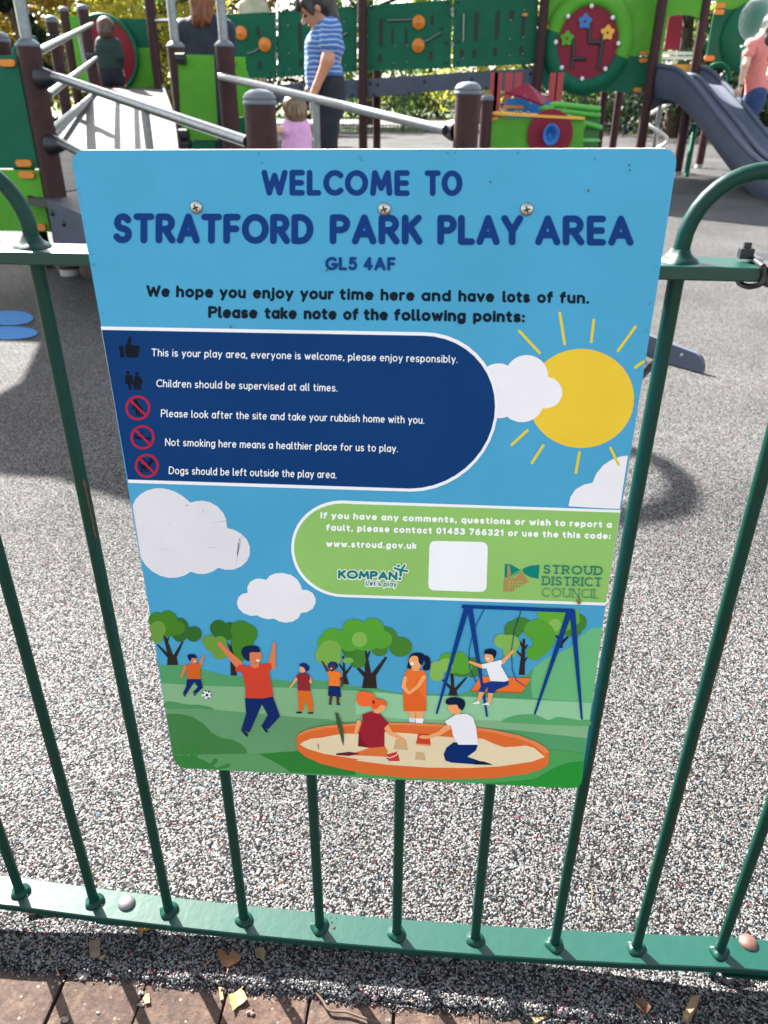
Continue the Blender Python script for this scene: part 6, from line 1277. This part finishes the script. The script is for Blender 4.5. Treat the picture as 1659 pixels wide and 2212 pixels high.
def twig(pts, r, lb, m):
    P = [gr(*p, .004 if gr(*p)[1] > -.06 else -.0045) for p in pts]; c = P[0]; return tag(MB().tube(bez(P, 5), r, m, 6).build('twig', loc=c), lb, 'twig', 'twigs and stalks by the fence')
tm = mat('dry_stalk', '#6f5f44', .8, var=.25); td = mat('dark_twig', '#4b3a2f', .85)
twig([L2(520, 1070), (L2(560, 1120)), L2(600, 1175), L2(700, 1185), L2(790, 1215), L2(905, 1252)], .0016, 'thin dark forked twig lying across the bricks', td)
twig([L3(575, 430), L3(590, 480), L3(590, 560), L3(640, 600), L3(700, 640)], .0006, 'dry straw stalk on the pale rubber behind the fence', tm)
twig([L1(325, 945), L1(360, 1000), L1(385, 1062)], .0011, 'short yellow stalk crossing the rubber edge', tm)
twig([L1(180, 655), L1(260, 645), L1(330, 635), L1(420, 632)], .003, 'long brown dry leaf stalk under the left of the rail', mat('brown_stalk', '#7d6a56', .8, var=.3))
twig([L1(1330, 1000), L1(1400, 945)], .0009, 'fine pale stalk left of the rust leaf', tm)
# loose crumbs of rubber along the edge of the sheet
b = MB(); cr = [mat('crumb_dark', '#121214', .7), mat('crumb_mid', '#3c3c40', .7), mat('crumb_pale', '#77767a', .7), mat('crumb_pink', '#8a3a4a', .7), mat('crumb_blue', '#2c6079', .7)]
ico = np.array([(0, 0, 1), (.9, 0, .3), (.28, .85, .3), (-.72, .53, .3), (-.72, -.53, .3), (.28, -.85, .3), (0, 0, -.6)]); icf = [(0, 1, 2), (0, 2, 3), (0, 3, 4), (0, 4, 5), (0, 5, 1), (6, 2, 1), (6, 3, 2), (6, 4, 3), (6, 5, 4), (6, 1, 5)]
for i in range(5200):
    x = -.58+1.05*RNG.random(); q = RNG.random(); s = .0011+.0011*RNG.random()
    if i % 4 == 0: y = -.064-abs(RNG.normal())*.004; z = -.008
    elif i % 4 == 1: y = -.062+.014*RNG.random(); z = .0002
    else: y = -.058+.058*RNG.random(); z = .0002
    Q = np.linalg.qr(RNG.normal(size=(3, 3)))[0]; vs = (ico*np.array([1, .75, .7])*s)@Q+np.array([x, y, z])
    b.add(vs, icf, cr[0 if q < .42 else 1 if q < .68 else 2 if q < .975 else 3 if q < .99 else 4])
tag(b.build('loose_rubber_crumbs'), 'loose grey and white rubber crumbs along the brick edge', 'rubber crumbs', kind='stuff')

b = MB(); dm = mat('dry_bits', '#5d5036', .8, var=.5, vscale=90)
for i in range(90):
    x = -.55+1.0*RNG.random(); y = -.03+RNG.normal()*.012 if i % 8 else -.06-abs(RNG.normal())*.010; z = .0022 if y > -.06 else -.0068; a = RNG.random()*3.1; l = .001+.0045*RNG.random()**2; wd_ = .0003+.0006*RNG.random()
    d = np.array([math.cos(a), math.sin(a), .15*RNG.normal()])*l; n_ = np.array([-math.sin(a), math.cos(a), 0])*wd_; p = np.array([x, y, z])
    b.add([p-d-n_, p+d-n_*.5, p+d+n_*.5, p-d+n_], [(0, 1, 2, 3)], dm)
tag(b.build('dry_grass_bits'), 'tiny dry straw bits scattered under the bottom rail', 'straw bits', kind='stuff')
